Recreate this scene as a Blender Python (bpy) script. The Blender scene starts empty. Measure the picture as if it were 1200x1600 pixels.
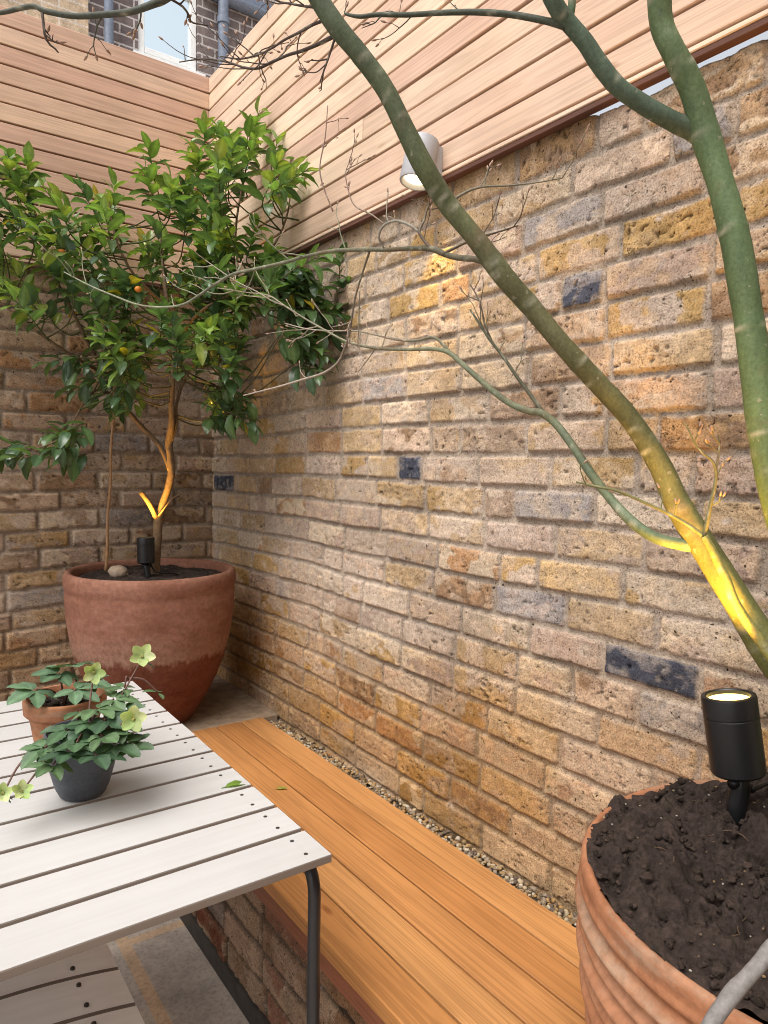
import bpy, math, random
import numpy as np
from mathutils import Vector, Matrix
random.seed(7)
C = bpy.context.scene.collection
SC = bpy.context.scene
PI = math.pi

# ------------------------------------------------------------------ camera
FPX, YAW, PITCH, ROLL = 1106.35, 0.6221, -0.0640, 0.0181
CAM = np.array([-1.1858, -2.9441, 1.3638])
_f = np.array([math.sin(YAW)*math.cos(PITCH), math.cos(YAW)*math.cos(PITCH), math.sin(PITCH)])
_r0 = np.array([math.cos(YAW), -math.sin(YAW), 0.0]); _u0 = np.cross(_r0, _f)
_r = math.cos(ROLL)*_r0 + math.sin(ROLL)*_u0
_u = -math.sin(ROLL)*_r0 + math.cos(ROLL)*_u0
cam_d = bpy.data.cameras.new('camera'); cam = bpy.data.objects.new('camera', cam_d); C.objects.link(cam)
cam_d.sensor_fit = 'HORIZONTAL'; cam_d.sensor_width = 36; cam_d.lens = FPX/1200*36
cam_d.clip_start = .02; cam_d.clip_end = 500
M4 = Matrix(((_r[0], _u[0], -_f[0], CAM[0]), (_r[1], _u[1], -_f[1], CAM[1]), (_r[2], _u[2], -_f[2], CAM[2]), (0, 0, 0, 1)))
cam.matrix_world = M4
SC.camera = cam
SC.render.resolution_x, SC.render.resolution_y = 768, 1024

def P(u, v, t):
    """a surveyed point: bearing (u, v) in the survey photograph, t metres deep"""
    return CAM + (_f + _r*(u-600)/FPX - _u*(v-800)/FPX)*t
def PZ(u, v, z):
    d = _f + _r*(u-600)/FPX - _u*(v-800)/FPX
    return CAM + d*(z-CAM[2])/d[2]

# ------------------------------------------------------------------ light
w = bpy.data.worlds.new('World'); SC.world = w; w.use_nodes = True
nt = w.node_tree; bg = nt.nodes['Background']
sky = nt.nodes.new('ShaderNodeTexSky'); sky.sky_type = 'NISHITA'; sky.sun_disc = False
SUN_EL, SUN_AZ = math.radians(60), math.radians(250)
sky.sun_elevation = SUN_EL; sky.sun_rotation = SUN_AZ
sky.air_density = 1.0; sky.dust_density = 4.0; sky.ozone_density = 1.0
hs = nt.nodes.new('ShaderNodeHueSaturation'); hs.inputs['Saturation'].default_value = .22
nt.links.new(sky.outputs[0], hs.inputs['Color']); nt.links.new(hs.outputs[0], bg.inputs[0])
bg.inputs[1].default_value = 0.15
sl = bpy.data.lights.new('sun', 'SUN'); sl.energy = 1.6; sl.angle = math.radians(50); sl.color = (1, .95, .89)
so = bpy.data.objects.new('sun', sl); C.objects.link(so)
sd = Vector((math.sin(SUN_AZ)*math.cos(SUN_EL), math.cos(SUN_AZ)*math.cos(SUN_EL), math.sin(SUN_EL)))
so.rotation_euler = sd.to_track_quat('Z', 'Y').to_euler()
SC.view_settings.view_transform = 'Standard'; SC.view_settings.look = 'None'
SC.view_settings.exposure = 0.77
SC.cycles.use_denoising = True
SC.cycles.max_bounces = 8; SC.cycles.filter_width = 1.0; SC.cycles.adaptive_threshold = .006

# ------------------------------------------------------------------ noise (numpy)
def vnoise(x, y, seed=0):
    rs = np.random.RandomState(seed); T = rs.rand(256, 256)
    xi = np.floor(x).astype(int); yi = np.floor(y).astype(int); fx = x-xi; fy = y-yi
    fx = fx*fx*(3-2*fx); fy = fy*fy*(3-2*fy)
    a = T[xi & 255, yi & 255]; b = T[(xi+1) & 255, yi & 255]; c = T[xi & 255, (yi+1) & 255]; d = T[(xi+1) & 255, (yi+1) & 255]
    return (a*(1-fx)+b*fx)*(1-fy)+(c*(1-fx)+d*fx)*fy
def fbm(x, y, seed=0, octv=3):
    s = 0; a = 1; tot = 0
    for i in range(octv):
        s = s+a*vnoise(x*2**i+i*17.3, y*2**i+i*9.1, seed+i); tot += a; a *= .5
    return s/tot
def sstep(e0, e1, x):
    t = np.clip((x-e0)/(e1-e0), 0, 1); return t*t*(3-2*t)

# ------------------------------------------------------------------ mesh helpers
class MB:
    def __init__(s): s.v = []; s.f = []; s.c = []; s.uv = []
    def add(s, vs, fs, col=(1, 1, 1), cols=None, uvs=None):
        o = len(s.v); n = len(vs)
        s.v += [tuple(map(float, q)) for q in vs]; s.f += [tuple(o+i for i in f) for f in fs]
        s.c += list(cols) if cols is not None else [col]*n
        s.uv += list(uvs) if uvs is not None else [(0, 0)]*n
    def box(s, a, b, col=(1, 1, 1)):
        (x0, y0, z0), (x1, y1, z1) = a, b
        s.add([(x0, y0, z0), (x1, y0, z0), (x1, y1, z0), (x0, y1, z0), (x0, y0, z1), (x1, y0, z1), (x1, y1, z1), (x0, y1, z1)],
              [(3, 2, 1, 0), (4, 5, 6, 7), (0, 1, 5, 4), (1, 2, 6, 5), (2, 3, 7, 6), (3, 0, 4, 7)], col)
    def plank(s, a, b, axis, e=.003, col=(1, 1, 1), nlen=1, wob=0, rs=None):
        """a long board with eased arrises; axis = its length"""
        ax = [i for i in range(3) if i != axis]
        lo, hi = list(a), list(b)
        p0, p1 = lo[ax[0]], hi[ax[0]]; q0, q1 = lo[ax[1]], hi[ax[1]]
        prof = [(p0+e, q0), (p1-e, q0), (p1, q0+e), (p1, q1-e), (p1-e, q1), (p0+e, q1), (p0, q1-e), (p0, q0+e)]
        vs = []
        for k in range(nlen+1):
            t = lo[axis]+(hi[axis]-lo[axis])*k/nlen
            dw = (rs.uniform(-wob, wob) if rs else 0)
            for (p, q) in prof:
                v = [0, 0, 0]; v[axis] = t; v[ax[0]] = p; v[ax[1]] = q+dw; vs.append(v)
        fs = []
        for k in range(nlen):
            for i in range(8):
                j = (i+1) % 8
                fs.append((k*8+i, k*8+j, k*8+8+j, k*8+8+i))
        fs.append(tuple(range(7, -1, -1))); fs.append(tuple(nlen*8+i for i in range(8)))
        if axis == 1: fs = [f[::-1] for f in fs]
        s.add(vs, fs, col)
    def tube(s, pts, rad, seg=8, col=(1, 1, 1), cols=None, cap=True, sub=1, v0=0, lump=0, rs=None):
        pts = [Vector(p) for p in pts]; rad = list(rad) if hasattr(rad, '__len__') else [rad]*len(pts)
        if len(rad) != len(pts): rad = [rad[0]+(rad[-1]-rad[0])*i/(len(pts)-1) for i in range(len(pts))]
        cl = list(cols) if cols is not None else [col]*len(pts)
        if sub > 1: pts, rad, cl = smooth_path(pts, rad, cl, sub)
        n = len(pts); vs = []; cs = []; uv = []; L = v0
        up = None
        for i in range(n):
            t = (pts[min(i+1, n-1)]-pts[max(i-1, 0)]).normalized()
            if up is None:
                up = t.orthogonal().normalized()
            else:
                up = (up-t*up.dot(t)).normalized()
            b = t.cross(up)
            if i: L += (pts[i]-pts[i-1]).length
            for k in range(seg):
                a = 2*PI*k/seg
                rr = rad[i]*(1+(rs.uniform(-lump, lump) if rs and lump else 0))
                vs.append(pts[i]+(up*math.cos(a)+b*math.sin(a))*rr); cs.append(cl[i]); uv.append((k/seg, L))
        fs = []
        for i in range(n-1):
            for k in range(seg):
                j = (k+1) % seg
                fs.append((i*seg+k, i*seg+j, i*seg+seg+j, i*seg+seg+k))
        if cap: fs.append(tuple(range(seg-1, -1, -1))); fs.append(tuple((n-1)*seg+k for k in range(seg)))
        s.add(vs, fs, cols=cs, uvs=uv)
    def lathe(s, prof, seg=64, center=(0, 0, 0), col=(1, 1, 1), wob=0, rs=None, closed=False):
        vs = []; n = len(prof)
        ph = [rs.uniform(0, 6.28) for _ in range(4)] if rs else [0]*4
        for i, (r, z) in enumerate(prof):
            for k in range(seg):
                a = 2*PI*k/seg
                rr = r*(1+wob*(math.sin(2*a+ph[0])+.6*math.sin(3*a+ph[1]+z*4)+.5*math.sin(5*a+ph[2]+z*9)))
                vs.append((center[0]+rr*math.cos(a), center[1]+rr*math.sin(a), center[2]+z+wob*.25*math.sin(2*a+ph[3])*r))
        fs = []
        for i in range(n-1):
            for k in range(seg):
                j = (k+1) % seg
                fs.append((i*seg+k, i*seg+j, i*seg+seg+j, i*seg+seg+k))
        s.add(vs, fs, col)
    def build(s, name, m, parent=None, smooth=False, loc=None, autos=None):
        me = bpy.data.meshes.new(name)
        me.from_pydata(s.v, [], s.f)
        if s.c:
            at = me.attributes.new('Col', 'FLOAT_COLOR', 'POINT')
            arr = np.ones((len(s.v), 4), dtype=np.float32); arr[:, :3] = np.array(s.c, dtype=np.float32)[:, :3]
            at.data.foreach_set('color', arr.ravel())
            ua = me.attributes.new('Len', 'FLOAT_VECTOR', 'POINT')
            uv = np.zeros((len(s.v), 3), dtype=np.float32); uv[:, :2] = np.array(s.uv, dtype=np.float32)
            ua.data.foreach_set('vector', uv.ravel())
        return link(name, me, m, parent, smooth, autos)

def link(name, me, m, parent=None, smooth=False, autos=None):
    if smooth:
        me.polygons.foreach_set('use_smooth', np.ones(len(me.polygons), dtype=bool))
        if autos: me.set_sharp_from_angle(angle=math.radians(autos))
    me.update()
    o = bpy.data.objects.new(name, me); C.objects.link(o)
    if m: me.materials.append(m)
    if parent:
        o.parent = parent
        o.matrix_parent_inverse = parent.matrix_basis.inverted()   # parts are built in place, in world metres
    return o

def smooth_path(pts, rad, cl, sub):
    P_, R_, C_ = [], [], []
    n = len(pts)
    for i in range(n-1):
        p0, p1, p2, p3 = pts[max(i-1, 0)], pts[i], pts[i+1], pts[min(i+2, n-1)]
        for k in range(sub):
            t = k/sub
            P_.append(.5*((2*p1)+(p2-p0)*t+(2*p0-5*p1+4*p2-p3)*t*t+(3*p1-p0-3*p2+p3)*t**3))
            R_.append(rad[i]+(rad[i+1]-rad[i])*t)
            C_.append(tuple(cl[i][j]+(cl[i+1][j]-cl[i][j])*t for j in range(3)))
    P_.append(pts[-1]); R_.append(rad[-1]); C_.append(cl[-1])
    return P_, R_, C_

def tag(o, label=None, cat=None, group=None, kind=None):
    if label: o['label'] = label
    if cat: o['category'] = cat
    if group: o['group'] = group
    if kind: o['kind'] = kind
    return o
def thing(name, loc, label, cat, group=None):
    o = bpy.data.objects.new(name, None); C.objects.link(o); o.location = tuple(map(float, loc)); o.empty_display_size = .05
    bpy.context.view_layer.update()
    return tag(o, label, cat, group)

# ------------------------------------------------------------------ materials
class Mat:
    def __init__(s, name, rough=.6, spec=.5):
        s.m = bpy.data.materials.new(name); s.m.use_nodes = True; s.t = s.m.node_tree
        s.b = s.t.nodes['Principled BSDF']; s.b.inputs['Roughness'].default_value = rough
        s.b.inputs['Specular IOR Level'].default_value = spec
    def n(s, ty, **kw):
        q = s.t.nodes.new(ty)
        for k, v in kw.items(): setattr(q, k, v)
        return q
    def l(s, a, b): s.t.links.new(a, b)
    def attr(s, name='Col'):
        q = s.n('ShaderNodeAttribute', attribute_name=name); return q
    def coord(s, scale=(1, 1, 1), src='Object'):
        tc = s.n('ShaderNodeTexCoord'); mp = s.n('ShaderNodeMapping'); mp.inputs['Scale'].default_value = scale
        s.l(tc.outputs[src], mp.inputs[0]); return mp.outputs[0]
    def noise(s, vec, scale, detail=4, rough=.6, dist=0):
        q = s.n('ShaderNodeTexNoise'); q.inputs['Scale'].default_value = scale; q.inputs['Detail'].default_value = detail
        q.inputs['Roughness'].default_value = rough; q.inputs['Distortion'].default_value = dist
        if vec is not None: s.l(vec, q.inputs['Vector'])
        return q.outputs[0]
    def ramp(s, fac, stops):
        q = s.n('ShaderNodeValToRGB'); e = q.color_ramp.elements
        while len(e) < len(stops): e.new(.5)
        for i, (p, c) in enumerate(stops):
            e[i].position = p; e[i].color = (*c, 1) if len(c) == 3 else c
        s.l(fac, q.inputs[0]); return q.outputs[0]
    def mul(s, a, b, fac=1, mode='MULTIPLY'):
        q = s.n('ShaderNodeMix', data_type='RGBA', blend_type=mode); (s.l(fac, q.inputs[0]) if hasattr(fac, 'links') else setattr(q.inputs[0], 'default_value', fac))
        for x, i in ((a, 6), (b, 7)):
            if hasattr(x, 'links'): s.l(x, q.inputs[i])
            else: q.inputs[i].default_value = (*x, 1)
        return q.outputs[2]
    def mixc(s, a, b, fac):
        q = s.n('ShaderNodeMix', data_type='RGBA'); s.l(fac, q.inputs[0])
        for x, i in ((a, 6), (b, 7)):
            if hasattr(x, 'links'): s.l(x, q.inputs[i])
            else: q.inputs[i].default_value = (*x, 1)
        return q.outputs[2]
    def col(s, c):
        if hasattr(c, 'links'): s.l(c, s.b.inputs['Base Color'])
        else: s.b.inputs['Base Color'].default_value = (*c, 1)
        return s
    def bump(s, h, strength=.3, dist=.002):
        q = s.n('ShaderNodeBump'); q.inputs['Strength'].default_value = strength; q.inputs['Distance'].default_value = dist
        s.l(h, q.inputs['Height']); s.l(q.outputs[0], s.b.inputs['Normal']); return s
    def rough(s, f, a, b):
        q = s.n('ShaderNodeMapRange'); q.inputs['To Min'].default_value = a; q.inputs['To Max'].default_value = b
        s.l(f, q.inputs[0]); s.l(q.outputs[0], s.b.inputs['Roughness']); return s

def mat_brick():
    m = Mat('weathered_brick', .92, .15)
    co = m.coord()
    n1 = m.noise(co, 260, 4, .7); n2 = m.noise(co, 60, 4, .65)
    c = m.mul(m.attr().outputs[0], m.ramp(n1, [(.32, (.45, .42, .40)), (.47, (1, 1, 1)), (.70, (1.42, 1.38, 1.32))]))
    c = m.mul(c, m.ramp(n2, [(.3, (.80, .78, .76)), (.6, (1.08, 1.07, 1.06))]))
    # small burnt-out pinholes and hairline creases of the stock brick
    n3 = m.noise(co, 105, 1.5, .5); c = m.mul(c, m.ramp(n3, [(.255, (.16, .14, .13)), (.285, (1, 1, 1))]))
    n5 = m.noise(m.coord((1, 1, 1.7)), 26, 3, .55, 1.2)
    d = m.n('ShaderNodeMath', operation='SUBTRACT'); m.l(n5, d.inputs[0]); d.inputs[1].default_value = .5
    ab = m.n('ShaderNodeMath', operation='ABSOLUTE'); m.l(d.outputs[0], ab.inputs[0])
    ck = m.ramp(ab.outputs[0], [(.003, (.30, .26, .23)), (.010, (1, 1, 1))])
    c = m.mul(c, ck, m.ramp(m.noise(co, 17, 2, .5), [(.48, (0, 0, 0)), (.54, (1, 1, 1))]))
    # pale lime skin flakes
    n6 = m.noise(co, 48, 6, .75); c = m.mixc(c, (.56, .49, .43), m.ramp(n6, [(.60, (0, 0, 0)), (.68, (.42, .42, .42))]))
    hh = m.n('ShaderNodeMath', operation='MULTIPLY'); m.l(n1, hh.inputs[0]); m.l(m.ramp(n3, [(.24, (.2, .2, .2)), (.30, (1, 1, 1))]), hh.inputs[1])
    m.col(c); m.bump(hh.outputs[0], .8, .0035); return m.m
def mat_wood(name, sc, contrast=.35, rough=.6, knots=True, spec=.3, bump=.15):
    """board wood; sc = coordinate scale, small along the grain"""
    m = Mat(name, rough, spec)
    tc = m.n('ShaderNodeTexCoord'); a = m.attr()
    ln = m.attr('Len')
    # each board is offset by its own colour so that no two boards share a grain
    off = m.n('ShaderNodeVectorMath', operation='MULTIPLY_ADD'); m.l(a.outputs[0], off.inputs[0]); off.inputs[1].default_value = (37, 53, 71); m.l(tc.outputs['Object'], off.inputs[2])
    mp = m.n('ShaderNodeMapping'); mp.inputs['Scale'].default_value = sc; m.l(off.outputs[0], mp.inputs[0])
    g1 = m.noise(mp.outputs[0], 1.0, 3, .55, .9)
    wv = m.n('ShaderNodeMath', operation='SINE'); mm = m.n('ShaderNodeMath', operation='MULTIPLY'); mm.inputs[1].default_value = 34
    m.l(g1, mm.inputs[0]); m.l(mm.outputs[0], wv.inputs[0])
    mp2 = m.n('ShaderNodeMapping'); mp2.inputs['Scale'].default_value = tuple(v*9 if v > 3 else v*5 for v in sc); m.l(off.outputs[0], mp2.inputs[0])
    g2 = m.noise(mp2.outputs[0], 1.0, 4, .7)
    rng = m.n('ShaderNodeMapRange'); rng.inputs['From Min'].default_value = -1; m.l(wv.outputs[0], rng.inputs[0])
    k = contrast
    c = m.mul(a.outputs[0], m.ramp(rng.outputs[0], [(0, (1-k, 1-k*1.12, 1-k*1.2)), (.65, (1.03, 1.03, 1.03)), (1, (1.06, 1.05, 1.03))]))
    c = m.mul(c, m.ramp(g2, [(.25, (1-k*.8, 1-k*.85, 1-k*.9)), (.6, (1.06, 1.05, 1.04))]))
    g3 = m.noise(tc.outputs['Object'], 2.3, 3, .6)
    c = m.mul(c, m.ramp(g3, [(.3, (.86, .84, .83)), (.65, (1.06, 1.06, 1.06))]))
    if knots:
        mp3 = m.n('ShaderNodeMapping'); mp3.inputs['Scale'].default_value = tuple(14 if v > 3 else 5 for v in sc); m.l(off.outputs[0], mp3.inputs[0])
        g4 = m.noise(mp3.outputs[0], 1.0, 1, .4)
        c = m.mul(c, m.ramp(g4, [(.755, (1, 1, 1)), (.79, (.62, .50, .42)), (.82, (.38, .27, .2))]))
    m.col(c); m.bump(g2, bump, .0015); m.rough(g2, rough-.1, rough+.12)
    return m.m
def mat_attr(name, rough=.6, spec=.4, nscale=40, k=.25, bump=.2, dist=.002, detail=4):
    m = Mat(name, rough, spec); n = m.noise(m.coord(), nscale, detail, .65)
    m.col(m.mul(m.attr().outputs[0], m.ramp(n, [(.28, (1-k,)*3), (.72, (1+k*.6,)*3)])))
    if bump: m.bump(n, bump, dist)
    return m.m
def mat_leaf(name, rough=.38, trans=.25):
    m = Mat(name, rough, .5)
    a = m.attr(); n = m.noise(m.coord(), 60, 3, .6)
    c = m.mul(a.outputs[0], m.ramp(n, [(.3, (.78, .8, .75)), (.7, (1.15, 1.12, 1.1))]))
    m.col(c)
    tr = m.n('ShaderNodeBsdfTranslucent'); m.l(m.mul(c, (1.6, 1.7, .7)), tr.inputs[0])
    mx = m.n('ShaderNodeMixShader'); mx.inputs[0].default_value = trans
    out = m.t.nodes['Material Output']
    m.l(m.b.outputs[0], mx.inputs[1]); m.l(tr.outputs[0], mx.inputs[2]); m.l(mx.outputs[0], out.inputs[0])
    return m.m
def mat_plain(name, col, rough=.5, spec=.5, metal=0, nscale=120, k=.15, bump=.08):
    m = Mat(name, rough, spec); m.b.inputs['Metallic'].default_value = metal
    n = m.noise(m.coord(), nscale, 3, .6)
    m.col(m.mul(col, m.ramp(n, [(.3, (1-k,)*3), (.7, (1+k,)*3)])))
    if bump: m.bump(n, bump, .001)
    return m.m
def mat_emit(name, col, st):
    m = bpy.data.materials.new(name); m.use_nodes = True; t = m.node_tree; t.nodes.remove(t.nodes['Principled BSDF'])
    e = t.nodes.new('ShaderNodeEmission'); e.inputs[0].default_value = (*col, 1); e.inputs[1].default_value = st
    t.links.new(e.outputs[0], t.nodes['Material Output'].inputs[0]); return m

M_BRICK = mat_brick()
M_CEDAR_Y = mat_wood('cedar_boards_lengthwise', (40, 1.1, 40), .10, .66)
M_CEDAR_X = mat_wood('cedar_boards_crosswise', (1.1, 40, 40), .10, .66)
M_BENCH = mat_wood('oiled_cedar', (46, .8, 46), .20, .46, bump=.2)
M_SOIL = mat_attr('potting_soil', .95, .15, 160, .55, .9, .006, 6)
M_BARK_C = mat_attr('citrus_bark', .8, .2, 90, .45, .5, .003)
M_STONE = mat_attr('pebble_stone', .8, .3, 70, .3, .4, .002)
M_LEAF = mat_leaf('citrus_leaf', .24, .30)
M_HLEAF = mat_leaf('hellebore_leaf', .5, .12)
M_PETAL = mat_leaf('hellebore_petal', .6, .35)
M_STEM = mat_attr('soft_stem', .6, .3, 80, .3, .15)
M_BLACK = mat_plain('black_powder_coat', (.0065, .0065, .0075), .38, .4, 0, 400, .2, .06)
M_BLACKTUBE = mat_plain('black_tube_paint', (.018, .019, .022), .33, .5, 0, 300, .2, .05)
M_GREYMETAL = mat_plain('grey_lamp_paint', (.36, .365, .385), .5, .5, 0, 300, .08, .04)
M_WHITE = mat_plain('white_window_paint', (.82, .82, .8), .35, .5, 0, 30, .04, .02)
M_PIPE = mat_plain('slate_pipe_paint', (.17, .20, .26), .5, .4, 0, 40, .2, .05)
M_SCREW = mat_plain('dark_screw_steel', (.05, .045, .04), .45, .5, .6, 300, .2, 0)
M_LENS = mat_emit('warm_lamp_lens', (1, .72, .22), 3.2)
M_LENSW = mat_emit('white_lamp_lens', (1, .80, .50), 5.0)

# ------------------------------------------------------------------ brick walls (one relief mesh each)
PAL = {'buff': (.42, .305, .18), 'pink': (.43, .325, .260), 'brown': (.28, .185, .115), 'orange': (.38, .225, .12),
       'grey': (.27, .25, .245), 'blue': (.052, .058, .082), 'pale': (.485, .395, .315), 'red': (.24, .095, .06), 'gold': (.405, .27, .118)}
def brick_relief(name, length, z0, z1, step, A0, specials, seed, place, mixw, parent=None, ch=.075, bl=.222, ztop=None, back=.215, stain=1.0, tint=(1, 1, 1), phase=0, label=None, cat='wall', mcol=(.305, .255, .207)):
    rs = np.random.RandomState(seed); rr = random.Random(seed)
    ns, nz = int(length/step)+1, int((z1-z0)/step)+1
    S, Z = np.meshgrid(np.linspace(0, length, ns), np.linspace(z0, z1, nz), indexing='ij')
    wobz = (fbm(S*2.2, Z*1.3, seed+3, 3)-.5)*.024
    # the courses are laid by a bricklayer, not a machine: each bed wanders by its own few millimetres
    kk0 = np.floor((Z-A0)/ch).astype(int)
    Zc = Z+wobz
    kc = (Zc-A0)/ch; K = np.floor(kc).astype(int)
    kmin, kmax = K.min(), K.max(); nk = kmax-kmin+1
    bedoff = rs.uniform(-.004, .004, nk+2); bedoff_s = rs.uniform(.6, 2.5, nk+2)
    hgt = np.zeros_like(S); colr = np.zeros(S.shape+(3,)); isb = np.zeros_like(S)
    keys = list(PAL); names = list(mixw); wts = np.array([mixw[n] for n in names]); wts = wts/wts.sum()
    JV, JH = .011, .0105
    en = (fbm(S/.035, Z/.035, seed+11, 3)-.5)*.0072+(fbm(S/.009, Z/.009, seed+17, 2)-.5)*.0032
    face = (fbm(S/.05, Z/.03, seed+21, 4)-.5)*.0052+(fbm(S/.012, Z/.008, seed+23, 2)-.5)*.0020
    pitn = fbm(S/.0105, Z/.008, seed+31, 2); pitm = vnoise(S/.09, Z/.06, seed+33)
    mort = (fbm(S/.02, Z/.012, seed+41, 3)-.5)*.005
    mot = fbm(S/.07, Z/.045, seed+51, 3); mot2 = fbm(S/.03, Z/.02, seed+57, 3)
    crk = np.abs(fbm(S/.06, Z/.03, seed+61, 3)-.5)
    for k in range(kmin, kmax+1):
        x = -(bl*(.25 if (k % 2) else .75))+phase+rs.uniform(-.02, .02)
        J = [x]; kinds = []
        sp = sorted([q for q in specials if q[0] == k], key=lambda q: q[1])
        cur = x; si = 0; tgt = sp[0] if sp else None
        while cur < length+.3:
            if tgt is not None and cur+bl*1.45 > tgt[1]:
                gap = tgt[1]-cur
                if gap > .03:
                    if gap > bl*1.2: cur += gap/2; J.append(cur); kinds.append(None)
                    cur = tgt[1]; J.append(cur); kinds.append(None)
                cur = tgt[2]; J.append(cur); kinds.append(tgt[3])
                si += 1; tgt = sp[si] if si < len(sp) else None; continue
            h = rs.rand()
            L = bl+rs.uniform(-.008, .008) if h > .10 else .112+rs.uniform(-.004, .006)
            cur += L; J.append(cur); kinds.append(None)
        J = np.array(J); nb = len(kinds)
        cols = np.zeros((nb, 3)); cols2 = np.zeros((nb, 3)); off = rs.uniform(-.004, .0035, nb); tilt = rs.uniform(-1, 1, nb)*.012; blue = np.zeros(nb); rugged = rs.uniform(.5, 1.7, nb); thr = rs.uniform(.30, .68, nb)
        skin = np.array(SKIN)[rs.randint(len(SKIN), size=nb)]*rs.uniform(.86, 1.12, (nb, 1))
        lum = rs.uniform(.84, 1.14, nb)
        for i in range(nb):
            kd = kinds[i] or names[rs.choice(len(names), p=wts)]
            c2 = names[rs.choice(len(names), p=wts)]
            if c2 in ('blue',): c2 = 'grey'
            if kd == 'blue': blue[i] = 1; lum[i] = 1; thr[i] = .38; skin[i] = np.array((.20, .19, .20)); c2 = 'blue'
            if kd == 'grey': skin[i] = np.array((.34, .305, .285)); thr[i] = .45
            if kinds[i] == 'gold': thr[i] = .33; lum[i] = 1.05
            cols[i] = np.array(PAL[kd])*lum[i]; cols2[i] = np.array(PAL[c2])*lum[i]
        msk = (K == k)
        s = S[msk]; frac = kc[msk]-k
        b = np.clip(np.searchsorted(J, s)-1, 0, nb-1)
        dl = s-J[b]; dr = J[b+1]-s; ds = np.minimum(dl, dr)
        hz = .0018*np.sin(b*12.9+k*3.1)
        dz = np.minimum(frac, 1-frac)*ch+hz
        a1 = ds-JV/2; a2 = dz-JH/2
        rad = .006
        d = np.where((a1 < rad) & (a2 < rad), rad-np.sqrt(np.clip(rad-a1, 0, None)**2+np.clip(rad-a2, 0, None)**2), np.minimum(a1, a2))
        d = d+en[msk]*rugged[b]*.8
        m_ = sstep(-.0003, .0036, d)
        fc = off[b]+tilt[b]*(frac-.5)*.075*3+face[msk]*rugged[b]
        pit = sstep(.80, .85, pitn[msk]+.16*(pitm[msk]-.5)+.03*(rugged[b]-1))
        cr = (1-sstep(.0, .012, crk[msk]))*(rugged[b] > 1.25)*sstep(.5, .7, pitm[msk])
        fc = fc-pit*.005-cr*.004
        hgt[msk] = np.where(m_ > 0, m_, 0)*(fc+.0075)+(1-m_)*(mort[msk])-.0075
        t = sstep(-.015, .03, mot[msk]-thr[b])[:, None]
        cb = skin[b]*(1-t)+cols[b]*t
        t3 = sstep(.50, .56, mot2[msk])[:, None]*.35; cb = cb*(1-t3)+cols2[b]*t3
        t2 = sstep(.45, .75, mot2[msk])[:, None]
        cb = cb*(1+(.22*(t2-.4)))
        # pale lime bloom, flaking over faces; strong white flecks on the burnt bricks
        bloom = sstep(.52, .75, fbm(s/.022, Z[msk]/.016, seed+71, 3))[:, None]
        bl_amt = np.where(blue[b] > 0, .30, .16)[:, None]
        cb = cb*(1-bloom*bl_amt)+np.array((.50, .44, .38))*bloom*bl_amt
        cb = cb*(1-.62*pit[:, None])*(1-.5*cr[:, None])
        mc = np.array(mcol)*(.86+.3*mot2[msk][:, None])
        mm = m_[:, None]; isb[msk] = blue[b]*m_
        colr[msk] = cb*mm+mc*(1-mm)
    # dampness and rust-coloured staining of the low courses, lime wash in drifting patches: stains with shapes of their own
    big = fbm(S*1.6+3, Z*2.0, seed+81, 4)
    low = sstep(1.02, .62, Z+(big-.5)*.55)[..., None]*stain*.78
    colr = colr*(1-low)+colr*np.array((.83, .63, .36))*low
    wash = (sstep(.50, .68, fbm(S*2.3, Z*3.1, seed+91, 4))*.30*(1-isb))[..., None]
    colr = colr*(1-wash)+np.array((.47, .40, .34))*wash
    grime = sstep(.62, .45, fbm(S*3.7, Z*5, seed+95, 4))[..., None]
    colr = colr*(1-.16*(1-grime))
    colr = colr*np.array(tint)*np.array((1.11, 1.095, 1.09))
    V = place(S, hgt, Z).reshape(-1, 3)
    if ztop is not None:
        zt = ztop(S[:, -1]); 
        sh = zt-z1
        wgt = sstep(z1-.06, z1, Z)
        V[:, 2] += (wgt*sh[:, None]).ravel()
    idx = np.arange(ns*nz).reshape(ns, nz)
    F = np.stack([idx[:-1, :-1], idx[1:, :-1], idx[1:, 1:], idx[:-1, 1:]], -1).reshape(-1, 4)
    # body of the wall behind the relief: top, back, ends
    top = idx[:, -1]; nv = len(V)
    q = place(S[:, -1], np.full(ns, -back), Z[:, -1]); q[:, 2] = V[top, 2]+rs.uniform(-.004, .004, ns)
    qb = place(S[:, -1], np.full(ns, -back), np.full(ns, z0))
    V = np.vstack([V, q, qb]); cm = np.tile(np.array(mcol)*.9, (2*ns, 1))
    tb = nv+np.arange(ns); bb = nv+ns+np.arange(ns)
    F2 = np.stack([top[:-1], top[1:], tb[1:], tb[:-1]], -1); F3 = np.stack([tb[:-1], tb[1:], bb[1:], bb[:-1]], -1)
    F = np.vstack([F, F2, F3])
    ends = []
    for e, fl in ((0, False), (ns-1, True)):
        ends.append((list(idx[e])+[tb[e], bb[e]])[::(1 if fl else -1)])
    me = bpy.data.meshes.new(name)
    allv = V.astype(np.float32); loops = np.concatenate([F.ravel()]+[np.array(e) for e in ends]).astype(np.int32)
    tot = np.concatenate([np.full(len(F), 4), [len(e) for e in ends]]).astype(np.int32)
    me.vertices.add(len(allv)); me.vertices.foreach_set('co', allv.ravel())
    me.loops.add(len(loops)); me.loops.foreach_set('vertex_index', loops)
    me.polygons.add(len(tot)); me.polygons.foreach_set('loop_start', np.concatenate([[0], np.cumsum(tot)[:-1]]).astype(np.int32)); me.polygons.foreach_set('loop_total', tot)
    me.update(calc_edges=True); me.validate()
    at = me.attributes.new('Col', 'FLOAT_COLOR', 'POINT')
    arr = np.ones((len(allv), 4), dtype=np.float32); arr[:, :3] = np.clip(np.vstack([colr.reshape(-1, 3), cm]), .01, .8)
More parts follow.
